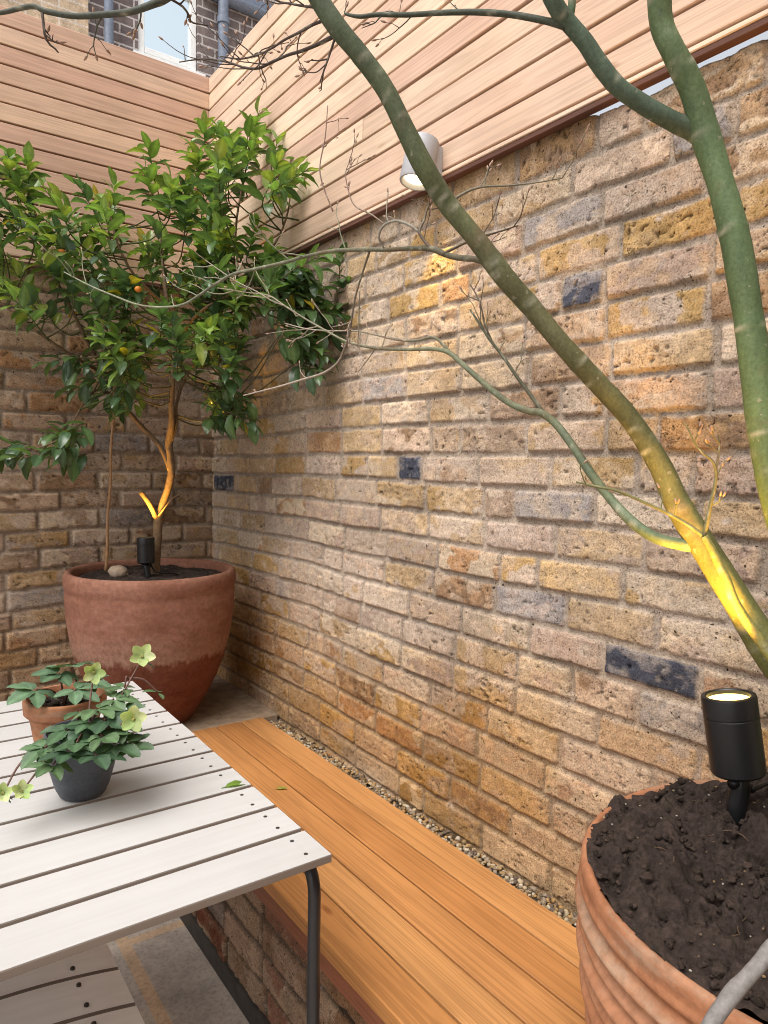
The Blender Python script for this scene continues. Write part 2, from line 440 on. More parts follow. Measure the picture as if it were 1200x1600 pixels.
    at.data.foreach_set('color', arr.ravel())
    return link(name, me, M_BRICK, parent, True)

def pl_right(S, h, Z): return np.stack([-h, -S, Z], -1)
def pl_back(S, h, Z): return np.stack([-S, -h, Z], -1)
SKIN = [(.475, .385, .30), (.46, .355, .27), (.50, .405, .30), (.43, .35, .285), (.45, .34, .245), (.52, .43, .33)]
MIX = {'buff': 3.0, 'pink': 1.6, 'brown': 1.2, 'orange': .7, 'pale': .8, 'grey': .15, 'gold': 1.4}
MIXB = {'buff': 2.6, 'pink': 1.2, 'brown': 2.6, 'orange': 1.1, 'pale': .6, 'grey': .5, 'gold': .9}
def kz(z): return int(math.floor((z-1.40)/.075))
SPEC = [(kz(1.358), 1.345, 1.455, 'blue'), (kz(1.29), .02, .235, 'blue'), (kz(1.28), 1.80, 2.022, 'grey'), (kz(1.885), 1.80, 2.015, 'grey'),
        (kz(1.735), 1.915, 2.024, 'blue'), (kz(.984), 2.055, 2.265, 'blue'), (kz(.905), 2.14, 2.325, 'grey'), (kz(.822), 2.05, 2.27, 'gold'),
        (kz(2.02), 1.33, 1.55, 'buff'), (kz(1.95), 1.38, 1.49, 'gold'), (kz(1.90), 1.36, 1.58, 'gold')]
def top_right(s):
    n = np.interp(s, np.arange(0, 8, .03), np.random.RandomState(5).uniform(-.005, .004, len(np.arange(0, 8, .03))))
    return 2.090+(2.0655+n+.003*np.sin(s*9)-2.090)*sstep(1.88, 2.10, s)
wr = brick_relief('brick_wall', 3.7, .30, 2.062, .0036, 1.40, SPEC, 11, pl_right, MIX, ztop=top_right)
tag(wr, 'long weathered yellow stock brick wall on the right with a few blue burnt bricks, rising behind the wooden bench', 'wall')
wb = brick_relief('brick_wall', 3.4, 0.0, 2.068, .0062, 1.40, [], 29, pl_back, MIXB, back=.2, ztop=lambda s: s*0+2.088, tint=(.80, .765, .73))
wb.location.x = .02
tag(wb, 'shaded brown brick wall at the far end behind the large terracotta planter and citrus tree', 'wall')

# ------------------------------------------------------------------ cedar screens on the walls
ZT, PB, ZB = 2.9606, .0665, 2.074
rs_ = random.Random(4)
def cedar_col(r):
    base = r.choice([(.64, .475, .36), (.61, .445, .34), (.68, .525, .395), (.66, .505, .375), (.595, .42, .325), (.70, .55, .41)])
    k = r.uniform(.94, 1.06); return tuple(c*k*r.uniform(.985, 1.015) for c in base)
def fence(axis, length, label, m):
    t = thing('cedar_fence', (0, 0, ZB), label, 'fence', )
    mb = MB(); nb = 14
    for i in range(nb):
        z1 = ZT-i*PB; z0 = max(z1-PB+.0062, ZB)
        if i == nb-1 or z0-PB < ZB-.04: z0 = ZB+.0125
        cuts = [0.0 if axis == 1 else 0.027]
        if rs_.random() < .75: cuts.append(rs_.uniform(.8, length-.6))
        cuts.append(length)
        for a, b in zip(cuts[:-1], cuts[1:]):
            c = cedar_col(rs_) if axis == 1 else tuple(p*q for p, q in zip(cedar_col(rs_), (.92, .84, .81))); ex = rs_.uniform(-.0012, .0012)  # far boards tinted darker and pinker to stand in for weaker light there
            if axis == 1: mb.plank((-.026+ex, -b+.0006, z0), (-.005, -a-.0006, z1), 1, .0016, c)
            else: mb.plank((-b+.0006, -.026+ex, z0), (-a-.0006, -.005, z1), 0, .0016, c)
        if z0 == ZB+.0125: break
    mb.build('boards', m, t)
    rl = MB(); rc = (.12, .055, .04)  # thin dark strip along the lower edge of the boards
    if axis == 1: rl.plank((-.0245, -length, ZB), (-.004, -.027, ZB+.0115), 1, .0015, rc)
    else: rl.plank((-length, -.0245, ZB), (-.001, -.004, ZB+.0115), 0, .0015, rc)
    rl.build('bottom_strip', m, t)
    bk = MB(); dk = (.15, .075, .05)
    if axis == 1: bk.box((0, -length, 2.105), (.012, .02, ZT-.004), dk)
    else: bk.box((-length, 0.0, 2.105), (-.001, .012, ZT-.004), dk)
    bk.build('backing', m, t)
    for k in range(4):
        q = .25+k*1.05
        if q > length-.05: break
        po = MB()
        if axis == 1: po.box((.0135, -q-.07, 2.13), (.085, -q, ZT-.01), (.4, .27, .2))
        else: po.box((-q-.07, .0135, 2.07), (-q, .085, ZT-.01), (.4, .27, .2))
        po.build('post', m, t)
    return t
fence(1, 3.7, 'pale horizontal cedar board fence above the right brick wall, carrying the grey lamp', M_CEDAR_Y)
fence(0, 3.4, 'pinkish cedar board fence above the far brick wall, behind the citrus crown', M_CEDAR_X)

# ------------------------------------------------------------------ ground, ledge, bench, gravel
def mat_paving():
    m = Mat('stone_paving', .85, .25)
    co = m.coord((1, 1, 1))
    br = m.n('ShaderNodeTexBrick'); br.offset = .5; br.inputs['Scale'].default_value = 1
    br.inputs['Color1'].default_value = (.40, .345, .30, 1); br.inputs['Color2'].default_value = (.45, .395, .345, 1); br.inputs['Mortar'].default_value = (.52, .37, .25, 1)
    br.inputs['Mortar Size'].default_value = .017; br.inputs['Brick Width'].default_value = .9; br.inputs['Row Height'].default_value = .6
    mp = m.n('ShaderNodeMapping'); mp.inputs['Rotation'].default_value = (0, 0, PI/2); mp.inputs['Location'].default_value = (1.285, -.555, 0)
    m.l(co, mp.inputs[0]); m.l(mp.outputs[0], br.inputs[0])
    n1 = m.noise(co, 9, 5, .65); n2 = m.noise(co, 90, 4, .7)
    c = m.mul(br.outputs[0], m.ramp(n1, [(.3, (.72, .72, .72)), (.7, (1.2, 1.18, 1.15))]))
    c = m.mul(c, m.ramp(n2, [(.25, (.6, .6, .6)), (.5, (1, 1, 1)), (.75, (1.15, 1.15, 1.15))]))
    m.col(c); m.bump(n2, .3, .002); return m.m
g = MB(); g.add([(-60, -60, 0), (60, -60, 0), (60, 60, 0), (-60, 60, 0)], [(0, 1, 2, 3)])
tag(g.build('paved_ground', mat_paving()), kind='structure')

lg = MB()
def stone_slab(mb, a, b, col, rnd, n=10):
    mb.plank(a, b, 0, .006, col)
stone_slab(lg, (-.34, -.645, .405), (-.004, -.30, .449), (.30, .22, .15), rs_)
stone_slab(lg, (-.70, -.645, .405), (-.346, -.30, .447), (.27, .19, .13), rs_)
stone_slab(lg, (-1.25, -.645, .405), (-.706, -.30, .449), (.28, .21, .15), rs_)
stone_slab(lg, (-1.25, -.294, .405), (-.004, -.004, .447), (.26, .19, .14), rs_)
lt = thing('stone_ledge', (-.6, -.3, 0), 'low stone ledge in the corner under the large terracotta planter', 'ledge')
lg.build('coping_slabs', mat_attr('worn_sandstone', .85, .2, 25, .4, .4, .003, 6), lt)
bx = MB(); bx.box((-1.24, -.635, 0), (-.006, -.006, .404), (.16, .12, .09)); bx.build('ledge_base', mat_attr('rough_render', .9, .2, 30, .35, .5, .004), lt)

bt = thing('wooden_bench', (-.28, -1.9, 0), 'built-in orange cedar bench running along the brick wall on a low brick base', 'bench')
sb = MB(); XS = [-.505, -.4225, -.3335, -.2440, -.1550, -.0650]
BC = [(.405, .185, .060), (.46, .23, .084), (.425, .20, .070), (.39, .175, .058), (.445, .218, .078)]
for i in range(5):
    sb.plank((XS[i]+.0024, -3.6, .415+.0004*i), (XS[i+1]-.0024, -.652, .45), 1, .0022, BC[i])
sb.build('seat_boards', M_BENCH, bt)
fb = MB(); fb.plank((-.497, -3.6, .372), (-.478, -.66, .4145), 1, .002, (.23, .085, .045)); fb.build('fascia_board', M_BENCH, bt)
for y in (-.9, -1.6, -2.3, -3.0):
    jb = MB(); jb.box((-.46, y-.025, .38), (-.10, y+.025, .414), (.3, .16, .07)); jb.build('joist', M_BENCH, bt)
def pl_bench(S, h, Z): return np.stack([-.470-h, -.655-S, Z], -1)
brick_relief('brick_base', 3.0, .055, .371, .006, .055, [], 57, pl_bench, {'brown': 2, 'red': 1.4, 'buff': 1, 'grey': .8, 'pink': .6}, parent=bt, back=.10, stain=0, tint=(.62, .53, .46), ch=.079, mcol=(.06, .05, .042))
pb = MB(); pb.plank((-.476, -3.65, 0), (-.40, -.655, .0545), 1, .002, (.050, .042, .036)); pb.build('plinth', mat_attr('damp_black_plinth', .7, .3, 30, .4, .4, .004), bt)

# gravel strip between bench and wall: uncountable stones, one object
def ico():
    t = (1+5**.5)/2
    v = np.array([(-1, t, 0), (1, t, 0), (-1, -t, 0), (1, -t, 0), (0, -1, t), (0, 1, t), (0, -1, -t), (0, 1, -t), (t, 0, -1), (t, 0, 1), (-t, 0, -1), (-t, 0, 1)], float)
    f = [(0, 11, 5), (0, 5, 1), (0, 1, 7), (0, 7, 10), (0, 10, 11), (1, 5, 9), (5, 11, 4), (11, 10, 2), (10, 7, 6), (7, 1, 8), (3, 9, 4), (3, 4, 2), (3, 2, 6), (3, 6, 8), (3, 8, 9), (4, 9, 5), (2, 4, 11), (6, 2, 10), (8, 6, 7), (9, 8, 1)]
    return v/np.linalg.norm(v[0]), f
def subdiv(v, f):
    v = [tuple(q) for q in v]; cache = {}; out = []
    def mid(a, b):
        k = (min(a, b), max(a, b))
        if k not in cache:
            m = (np.array(v[a])+np.array(v[b]))/2; m /= np.linalg.norm(m); v.append(tuple(m)); cache[k] = len(v)-1
        return cache[k]
    for a, b, c in f:
        x, y, z = mid(a, b), mid(b, c), mid(c, a); out += [(a, x, z), (b, y, x), (c, z, y), (x, y, z)]
    return np.array(v), out
ICO0 = ico(); ICO1 = subdiv(*ICO0); ICO2 = subdiv(*ICO1)
def rock(mb, c, r, col, rs, lvl=1, flat=.7, jit=.18):
    v, f = (ICO0, ICO1, ICO2)[lvl]
    sc = np.array([r*rs.uniform(.8, 1.3), r*rs.uniform(.8, 1.2), r*flat*rs.uniform(.8, 1.2)])
    a = rs.uniform(0, 6.28); ca, sa = math.cos(a), math.sin(a)
    R = np.array([[ca, -sa, 0], [sa, ca, 0], [0, 0, 1]]); b = rs.uniform(-.6, .6)
    R = R@np.array([[1, 0, 0], [0, math.cos(b), -math.sin(b)], [0, math.sin(b), math.cos(b)]])
    d = rs.normal(0, jit, (len(v), 1)) if lvl < 2 else (np.sin(v@rs.normal(0, 2.2, 3))[:, None]+np.sin(v@rs.normal(0, 3.5, 3)+1)[:, None])*jit
    q = (v*(1+d)*sc)@R.T+np.array(c)
    mb.add(q, f, col)
grs = np.random.RandomState(3); gm = MB()
gm.box((-.064, -3.6, .33), (-.010, -.650, .418), (.10, .08, .06))
for i in range(2100):
    y = -.655-grs.rand()**1.0*2.4; x = -.060+grs.rand()*.052
    c = [(.30, .20, .095), (.38, .30, .19), (.20, .13, .065), (.44, .38, .29), (.13, .095, .07), (.34, .20, .08), (.25, .195, .14)][grs.randint(7)]
    rock(gm, (x, y, .420+grs.rand()*.010), grs.uniform(.0032, .0078), c, grs, 0)
tag(gm.build('gravel', M_STONE, None, True), 'strip of small mixed tan pebbles between the bench and the brick wall', 'gravel', kind='stuff')

# ------------------------------------------------------------------ garden table and chair
def mat_slat():
    m = Mat('whitewashed_slats', .55, .35)
    co = m.coord((2.0, 50, 50)); n = m.noise(co, 1, 5, .65, .4); n2 = m.noise(m.coord(), 5, 4, .6)
    c = m.mul(m.attr().outputs[0], m.ramp(n, [(.25, (.93, .925, .92)), (.6, (1.015, 1.015, 1.015))]))
    c = m.mul(c, m.ramp(n2, [(.3, (.95, .945, .94)), (.65, (1.01, 1.01, 1.01))]))
    m.col(c); m.bump(n, .06, .001); return m.m
M_SLAT = mat_slat()
TX1, TY0, TP, TZ = -.613, -2.020, .0985, .75
tt = thing('garden_table', (-1.2, -1.48, 0), 'whitewashed slatted garden table on black bent tube legs beside the bench', 'table')
tm = MB(); trs = random.Random(9); NSL = 11
for i in range(NSL):
    y0 = TY0+i*TP; w_ = TP-.0105
    c = trs.uniform(.45, .485)
    x1 = TX1+trs.uniform(-.0006, .0006); k = trs.uniform(.85, 1.1)
    tm.plank((-1.85, y0, TZ-.0135), (x1, y0+w_, TZ-.0013), 0, .0008, (.25*k, .205*k, .17*k))     # brown core shows on every edge
    tm.plank((-1.8496, y0+.0004, TZ-.0012), (x1-.0004, y0+w_-.0004, TZ), 0, .0004, (c, c*.985, c*.965))
top = tm.build('tabletop', M_SLAT, tt)
for i in range(NSL):
    for dy in (.022, .068):
        for x in (TX1-.034, -1.62):
            s = MB(); s.lathe([(.0001, .0006), (.0032, .0006), (.0036, 0), (.0036, -.004)], 10, (x, TY0+i*TP+dy+trs.uniform(-.001, .001), TZ))
            s.build('screw', M_SCREW, top, True)
for x in (-.626, -1.78):
    lm = MB(); ys0, ys1 = -.965, -1.990
    pts = [(x, ys0+.085, 0.0), (x, ys0+.02, .52), (x, ys0, .665)]
    for a in np.linspace(0, PI/2, 7)[1:]: pts.append((x, ys0-.055*(1-math.cos(a)), .671+.055*math.sin(a)))
    for a in np.linspace(PI/2, 0, 7): pts.append((x, ys1+.055*(1-math.cos(a)), .671+.055*math.sin(a)))
    pts += [(x, ys1, .55), (x, ys1, 0.0)]
    lm.tube(pts, .0105, 16)
    lm.build('leg_frame', M_BLACKTUBE, tt, True)
for y in (-1.45,):
    cr_ = MB(); cr_.tube([(-1.78, y, .7262), (-.626, y, .7262)], .008, 10); cr_.build('crossbar', M_BLACKTUBE, tt, True)

ct = thing('slatted_chair', (-1.05, -1.68, 0), 'whitewashed slatted chair tucked under the table, with curved seat slats', 'chair')
cs = MB(); SEAT = []
for i in range(6):
    y0 = -1.955+i*.1065; n = 18; vs = []
    for k in range(n+1):
        q = k/n; x = -1.34+q*.50
        z = .452-.030*max(0, (q-.45)/.55)**2*1.0+.012*max(0, (.2-q)/.2)
        for (dy, dz) in ((0, -.012), (.098, -.012), (.098, 0), (0, 0)): vs.append((x, y0+dy, z+dz))
    vt = [(a[0]*1.0, a[1]+q_, a[2]+.0007) for k in range(n+1) for a, q_ in ((vs[k*4+3], .0005), (vs[k*4+2], -.0005))]
    c = trs.uniform(.80, .84); cs.add(vt, [(k*2, k*2+2, k*2+3, k*2+1) for k in range(n)], (c, c*.965, c*.93))
    fs = []
    for k in range(n):
        for a in range(4):
            b = (a+1) % 4; fs.append((k*4+a, k*4+4+a, k*4+4+b, k*4+b))
    fs += [(0, 1, 2, 3), (n*4+3, n*4+2, n*4+1, n*4)]
    cs.add(vs, fs, (.25, .205, .17))
seat = cs.build('seat', M_SLAT, ct)
for i in range(6):
    for dy in (.02, .077):
        for x, z in ((-.915, .4335), (-1.25, .4525)):
            s = MB(); s.lathe([(.0001, .0012), (.0036, .0012), (.0042, 0), (.0042, -.004)], 10, (x, -1.955+i*.1065+dy, z+.006)); s.build('screw', M_SCREW, seat, True)
for y in (-1.93, -1.35):
    l_ = MB(); l_.tube([(-1.42, y, .86), (-1.36, y, .50), (-1.33, y, .425), (-1.25, y, .4235), (-.97, y, .415), (-.925, y, .405), (-.915, y, .36), (-.90, y, 0.0)], .010, 12, sub=4)
    l_.tube([(-1.33, y, .425), (-1.40, y, 0.0)], .010, 12)
    l_.build('leg_frame', M_BLACKTUBE, ct, True)
br = MB()
for i in range(3): br.plank((-1.415-.018*i, -1.95, .60+i*.095), (-1.403-.018*i, -1.33, .685+i*.095), 1, .002, (.58, .56, .53))
br.build('backrest', M_SLAT, ct)


# ------------------------------------------------------------------ planters
def mat_terra(name, wet):
    m = Mat(name, .82, .25)
    tc = m.n('ShaderNodeTexCoord'); co = tc.outputs['Object']
    n1 = m.noise(m.coord((3, 3, 8)), 2.2, 5, .65); n2 = m.noise(co, 70, 4, .7); n3 = m.noise(m.coord((1, 1, .25)), 28, 4, .65)
    sp = m.n('ShaderNodeSeparateXYZ'); m.l(co, sp.inputs[0])
    c = m.ramp(n1, [(.3, (.17, .070, .042)), (.5, (.225, .100, .065)), (.72, (.29, .145, .10))])
    if wet:
        # a tide mark: the lower half is soaked, salts dry out in a ragged line above it
        h = m.n('ShaderNodeMath', operation='MULTIPLY_ADD'); m.l(n3, h.inputs[0]); h.inputs[1].default_value = .11; m.l(sp.outputs[2], h.inputs[2])
        f = m.n('ShaderNodeMapRange'); f.inputs['From Min'].default_value = .305; f.inputs['From Max'].default_value = .325; m.l(h.outputs[0], f.inputs[0])
        c = m.mixc(m.mul(c, (.66, .48, .41)), c, f.outputs[0])
        salt = m.n('ShaderNodeMapRange'); salt.inputs['From Min'].default_value = .43; salt.inputs['From Max'].default_value = .32; m.l(h.outputs[0], salt.inputs[0])
        k = m.n('ShaderNodeMath', operation='MULTIPLY'); m.l(salt.outputs[0], k.inputs[0]); m.l(f.outputs[0], k.inputs[1])
        k2 = m.n('ShaderNodeMath', operation='MULTIPLY'); m.l(k.outputs[0], k2.inputs[0]); m.l(n2, k2.inputs[1])
        c = m.mixc(c, (.33, .205, .15), k2.outputs[0])
    else:
        c = m.ramp(n1, [(.25, (.25, .098, .046)), (.5, (.325, .140, .068)), (.75, (.37, .19, .112))])
        n4 = m.noise(m.coord((1.5, 1.5, 9)), 3.2, 5, .7)
        f = m.ramp(n4, [(.53, (0, 0, 0)), (.70, (.6, .6, .6))])
        c = m.mixc(c, (.30, .25, .185), f)
    c = m.mul(c, m.ramp(n2, [(.28, (.72, .70, .68)), (.55, (1, 1, 1)), (.75, (1.18, 1.16, 1.14))]))
    m.col(c); m.bump(n2, .25, .002); return m.m
prs = random.Random(21)
def soil_mesh(cx, cy, z, R, mound, seed, n=90, amp=.016, clods=160, specks=60, roots=10):
    rs = np.random.RandomState(seed); mb = MB()
    vs = []; cs = []; nr, na = n//2, n*2
    for i in range(nr+1):
        r = R*i/nr
        for k in range(na):
            a = 2*PI*k/na
            vs.append((r*math.cos(a), r*math.sin(a)))
    v = np.array(vs); x, y = v[:, 0], v[:, 1]; rr = np.hypot(x, y)/R
    hh = mound*(1-rr**2)+(fbm(x/.06+9, y/.06+4, seed, 3)-.5)*amp*2.2+(fbm(x/.016+3, y/.016, seed+5, 5)-.5)*amp*1.35
    hh = hh*(1-.55*sstep(.85, 1, rr))
    k = fbm(x/.05+5, y/.05, seed+9, 3); d = fbm(x/.01, y/.01, seed+12, 2)
    br = (.65+.7*k)*(.7+.6*d)
    cols = np.stack([.040*br, .028*br, .023*br], -1)
    V3 = np.stack([cx+x, cy+y, z+hh], -1)
    fs = []
    for i in range(nr):
        for q in range(na):
            j = (q+1) % na; fs.append((i*na+q, i*na+na+q, i*na+na+j, i*na+j))
    mb.add(V3, fs, cols=[tuple(c) for c in cols])
    def hz(px, py):
        q = math.hypot(px, py)/R
        return z+mound*(1-q*q)+(float(fbm(np.array([px/.06+9]), np.array([py/.06+4]), seed, 3)[0])-.5)*amp*2.2*(1-.55*float(sstep(.85, 1, q)))
    for i in range(clods):
        r = R*.97*math.sqrt(rs.rand()); a = rs.rand()*6.28; px, py = r*math.cos(a), r*math.sin(a)
        c = rs.uniform(.6, 1.5); rock(mb, (cx+px, cy+py, hz(px, py)+.001), rs.uniform(.0012, .0048)*(1 if rs.rand() > .06 else 2.0), (.040*c, .028*c, .022*c), rs, 1, .8, .24)
    for i in range(specks):
        r = R*.97*math.sqrt(rs.rand()); a = rs.rand()*6.28; px, py = r*math.cos(a), r*math.sin(a)
        c = [(.5, .46, .38), (.30, .20, .10), (.42, .34, .2), (.2, .14, .09)][rs.randint(4)]
        rock(mb, (cx+px, cy+py, hz(px, py)+.003), rs.uniform(.0007, .0017), c, rs, 0, .8, .1)
    for i in range(roots):
        r = R*.85*math.sqrt(rs.rand()); a = rs.rand()*6.28; px, py = r*math.cos(a), r*math.sin(a); pts = []
        th = rs.rand()*6.28
        for q in range(7):
            pts.append((cx+px, cy+py, hz(px, py)+.004)); th += rs.uniform(-.7, .7); px += .008*math.cos(th); py += .008*math.sin(th)
        mb.tube(pts, .0006, 5, (.13, .085, .055))
    return mb, hz

PLX, PLY, PLZ = -.400, -.448, .449
pl = thing('terracotta_planter', (PLX, PLY, PLZ), 'large round smooth terracotta planter in the corner with a dark damp lower half', 'planter')
prof = [(.0, .002), (.134, .002), (.146, .008), (.166, .035), (.197, .08), (.234, .145), (.263, .21), (.283, .285), (.294, .35), (.2985, .40), (.2995, .430), (.2980, .437), (.2995, .444), (.3025, .456), (.3035, .472), (.302, .486), (.297, .495), (.289, .499), (.281, .497), (.274, .490), (.271, .47), (.266, .42)]
prof = [(r*.955, z*1.085) for r, z in prof]
mb = MB(); mb.lathe(prof, 96, (0, 0, 0), wob=.004, rs=prs)
o = mb.build('pot_body', mat_terra('tide_marked_terracotta', True), None, True); o.location = (PLX, PLY, PLZ); bpy.context.view_layer.update()
o.parent = pl; o.matrix_parent_inverse = pl.matrix_basis.inverted()
smb, hzL = soil_mesh(PLX, PLY, PLZ+.512, .257, .018, 5, n=70, amp=.010, clods=90, specks=25, roots=3)
smb.build('soil', M_SOIL, pl, True)

PRX, PRY, PRZ = -.315, -2.628, .451
pr = thing('ribbed_planter', (PRX, PRY, PRZ), 'big ribbed terracotta planter on the bench, heaped with dark crumbly soil', 'planter')
prof = [(.0, .002), (.185, .002), (.198, .010)]
zz = np.linspace(.012, .430, 150)
for z in zz:
    q = z/.43; base = .198+.086*math.sin(min(q, 1)*PI*.5)**.9
    ph = (z/.0245); rib = .0046*math.sin(2*PI*ph)+.0018*math.sin(2*PI*ph*.5+.6)
    prof.append((base+rib*min(1, (.436-z)/.02), z))
prof += [(.2845, .436), (.2840, .444), (.281, .449), (.277, .4505), (.2735, .448), (.2715, .440), (.268, .38)]
mb = MB(); mb.lathe(prof, 128, (0, 0, 0), wob=.004, rs=prs)
o = mb.build('pot_body', mat_terra('ribbed_terracotta', False), None, True); o.location = (PRX, PRY, PRZ); bpy.context.view_layer.update()
o.parent = pr; o.matrix_parent_inverse = pr.matrix_basis.inverted()
smb, hzR = soil_mesh(PRX, PRY, PRZ+.4505, .2785, .036, 15, n=260, amp=.030, clods=1000, specks=150, roots=16)
smb.build('soil', M_SOIL, pr, True)

# ------------------------------------------------------------------ lamps
def spot_lamp(name, loc, tgt, energy, size, blend, col, rad=.012):
    l_ = bpy.data.lights.new(name, 'SPOT'); l_.energy = energy; l_.spot_size = size; l_.spot_blend = blend; l_.color = col; l_.shadow_soft_size = rad
    o = bpy.data.objects.new(name, l_); C.objects.link(o); o.location = tuple(loc)
    o.rotation_euler = (Vector(loc)-Vector(tgt)).to_track_quat('Z', 'Y').to_euler(); return o
def spike_light(base, head, axis, r, h, label, energy, tgt):
    """ground spot: a cylinder head with bezel and recessed lens on a knuckle and stake"""
    axis = Vector(axis).normalized(); q = axis.to_track_quat('Z', 'Y'); head = Vector(head)
    t = thing('spike_light', base, label, 'garden light', 'ground spike lights in the planters')
    def put(mb, nm, m, par=t):
        o = mb.build(nm, m, None, True, autos=35); o.matrix_world = Matrix.Translation(head) @ q.to_matrix().to_4x4(); bpy.context.view_layer.update()
        mw = o.matrix_world.copy(); o.parent = par; o.matrix_parent_inverse = (par.matrix_world).inverted(); o.matrix_world = mw; return o
    b = MB(); b.lathe([(.0001, -h*.5), (r*.80, -h*.5), (r*.93, -h*.485), (r, -h*.455), (r, h*.225), (r*.975, h*.232), (r*.975, h*.243), (r*1.005, h*.25), (r*1.005, h*.47), (r*.98, h*.495), (r*.94, h*.5), (r*.84, h*.5), (r*.80, h*.485), (r*.79, h*.42)], 48)
    body = put(b, 'lamp_body', M_BLACK)
    le = MB(); le.lathe([(.0001, h*.455), (r*.6, h*.455), (r*.80, h*.44)], 40)
    put(le, 'lens', M_LENS, body)
    k = MB(); foot = head-axis*h*.5
    k.tube([foot+axis*.004, foot-axis*r*.55, Vector(base)+Vector((0, 0, .012)), Vector(base)-Vector((0, 0, .05))], [r*.38, r*.37, r*.37, r*.36], 14)
    k.build('stake', M_BLACK, t, True)
    n = MB(); side = axis.cross(Vector((0, 1, .2))).normalized()
    n.tube([foot-axis*r*.25-side*r*.55, foot-axis*r*.25+side*r*.55], r*.2, 12); n.build('knuckle', M_BLACK, t, True)
    c = MB(); c0 = foot-axis*.002-side*r*.45
    pts = [c0, c0-Vector((0, 0, r*.9))-side*r*.5, Vector(base)-side*r*1.4+Vector((0, 0, .016)), Vector(base)-side*r*3.2+Vector((0, 0, .008)), Vector(base)-side*r*5-Vector((0, 0, .02))]
    c.tube(pts, r*.10, 8, sub=5); c.build('cable', M_BLACK, t, True)
    lo = spot_lamp('spike_lamp', head+axis*h*.52, tgt, energy, math.radians(58), 1.0, (1, .52, .07), .014)
    return t
zb_ = PRZ+.47
for _ in range(6):
    SLB = PZ(1151, 1268, zb_); zb_ = .5*zb_+.5*hzR(SLB[0]-PRX, SLB[1]-PRY)
tS = float((SLB-CAM)@_f)
SLH = P(1146, 1147, tS); TOPC = P(1132, 1090, tS-.003)
axR = Vector(TOPC-P(1147, 1205, tS-.004))
spike_light(SLB, SLH, axR, .0335*tS/.925, .104*tS/.925, 'black cylindrical spike light in the ribbed planter, glowing yellow beside the green trunk', 17.0, P(1105, 850, .985))
tL = 2.40
spike_light((*P(231, 893, tL)[:2], PLZ+.522), P(228, 860, tL), (-.02, .03, 1), .029, .088, 'small black spike light standing in front of the citrus trunk', 15.0, P(266, 700, 2.47))

wl = thing('wall_lamp', (-.03, -1.42, 2.15), 'light grey cylindrical downlight fixed at the bottom of the cedar fence', 'wall lamp')
tilt = math.radians(13); ax = Vector((math.sin(tilt), 0, math.cos(tilt))); hc = Vector(P(655, 268, 1.80)); hc.x = -.082; hc.y -= .045
q = Matrix.Translation(hc) @ ax.to_track_quat('Z', 'Y').to_matrix().to_4x4()
def put_w(mb, nm, m, par):
    o = mb.build(nm, m, None, True, autos=35); o.matrix_world = q; bpy.context.view_layer.update()
    mw = o.matrix_world.copy(); o.parent = par; o.matrix_parent_inverse = par.matrix_world.inverted(); o.matrix_world = mw; return o
b = MB(); R_, H_ = .0395, .108
b.lathe([(.0001, H_*.5), (R_*.9, H_*.5), (R_*.98, H_*.49), (R_, H_*.47), (R_, -H_*.48), (R_*.97, -H_*.5), (R_*.86, -H_*.5), (R_*.80, -H_*.47), (R_*.70, -H_*.40)], 48)
lb = put_w(b, 'lamp_body', M_GREYMETAL, wl)
b = MB(); b.lathe([(R_*.71, -H_*.405), (R_*.4, -H_*.415), (.0001, -H_*.415)], 40); put_w(b, 'lens', M_LENSW, lb)
b = MB(); b.box((-.05, hc.y-.022, hc.z-.035), (-.0262, hc.y+.022, hc.z+.042)); b.build('mount', M_GREYMETAL, wl)
lpos = hc-ax*H_*.53
spot_lamp('wall_lamp_beam', lpos, lpos+Vector((.035, 0, -.2)), 5.0, math.radians(58), .5, (1, .72, .34), .018)

# ------------------------------------------------------------------ stone, cane
sm_ = MB(); srs = np.random.RandomState(8)
c0 = P(185, 886, 2.42); rock(sm_, (c0[0], c0[1], PLZ+.536), .026, (.34, .26, .19), srs, 2, .75, .09)
tag(sm_.build('stone', M_STONE, None, True), 'rough tan stone lying on the soil of the smooth terracotta planter', 'stone')
cm_ = MB(); a, b = Vector(P(165, 892, 2.41)), Vector(P(182, 540, 2.41)); cp = []; crd = []
for k in range(41):
    cp.append(a+(b-a)*(k/40)+Vector((.002*math.sin(k*.5), 0, 0))); crd.append(.0052-.0014*k/40+(.0011 if k % 9 == 4 else 0))
cm_.tube(cp, crd, 10, (.30, .17, .085))
tag(cm_.build('bamboo_cane', mat_attr('bamboo', .6, .3, 60, .3, .2), None, True), 'thin upright bamboo cane stuck in the soil left of the citrus trunk', 'cane')

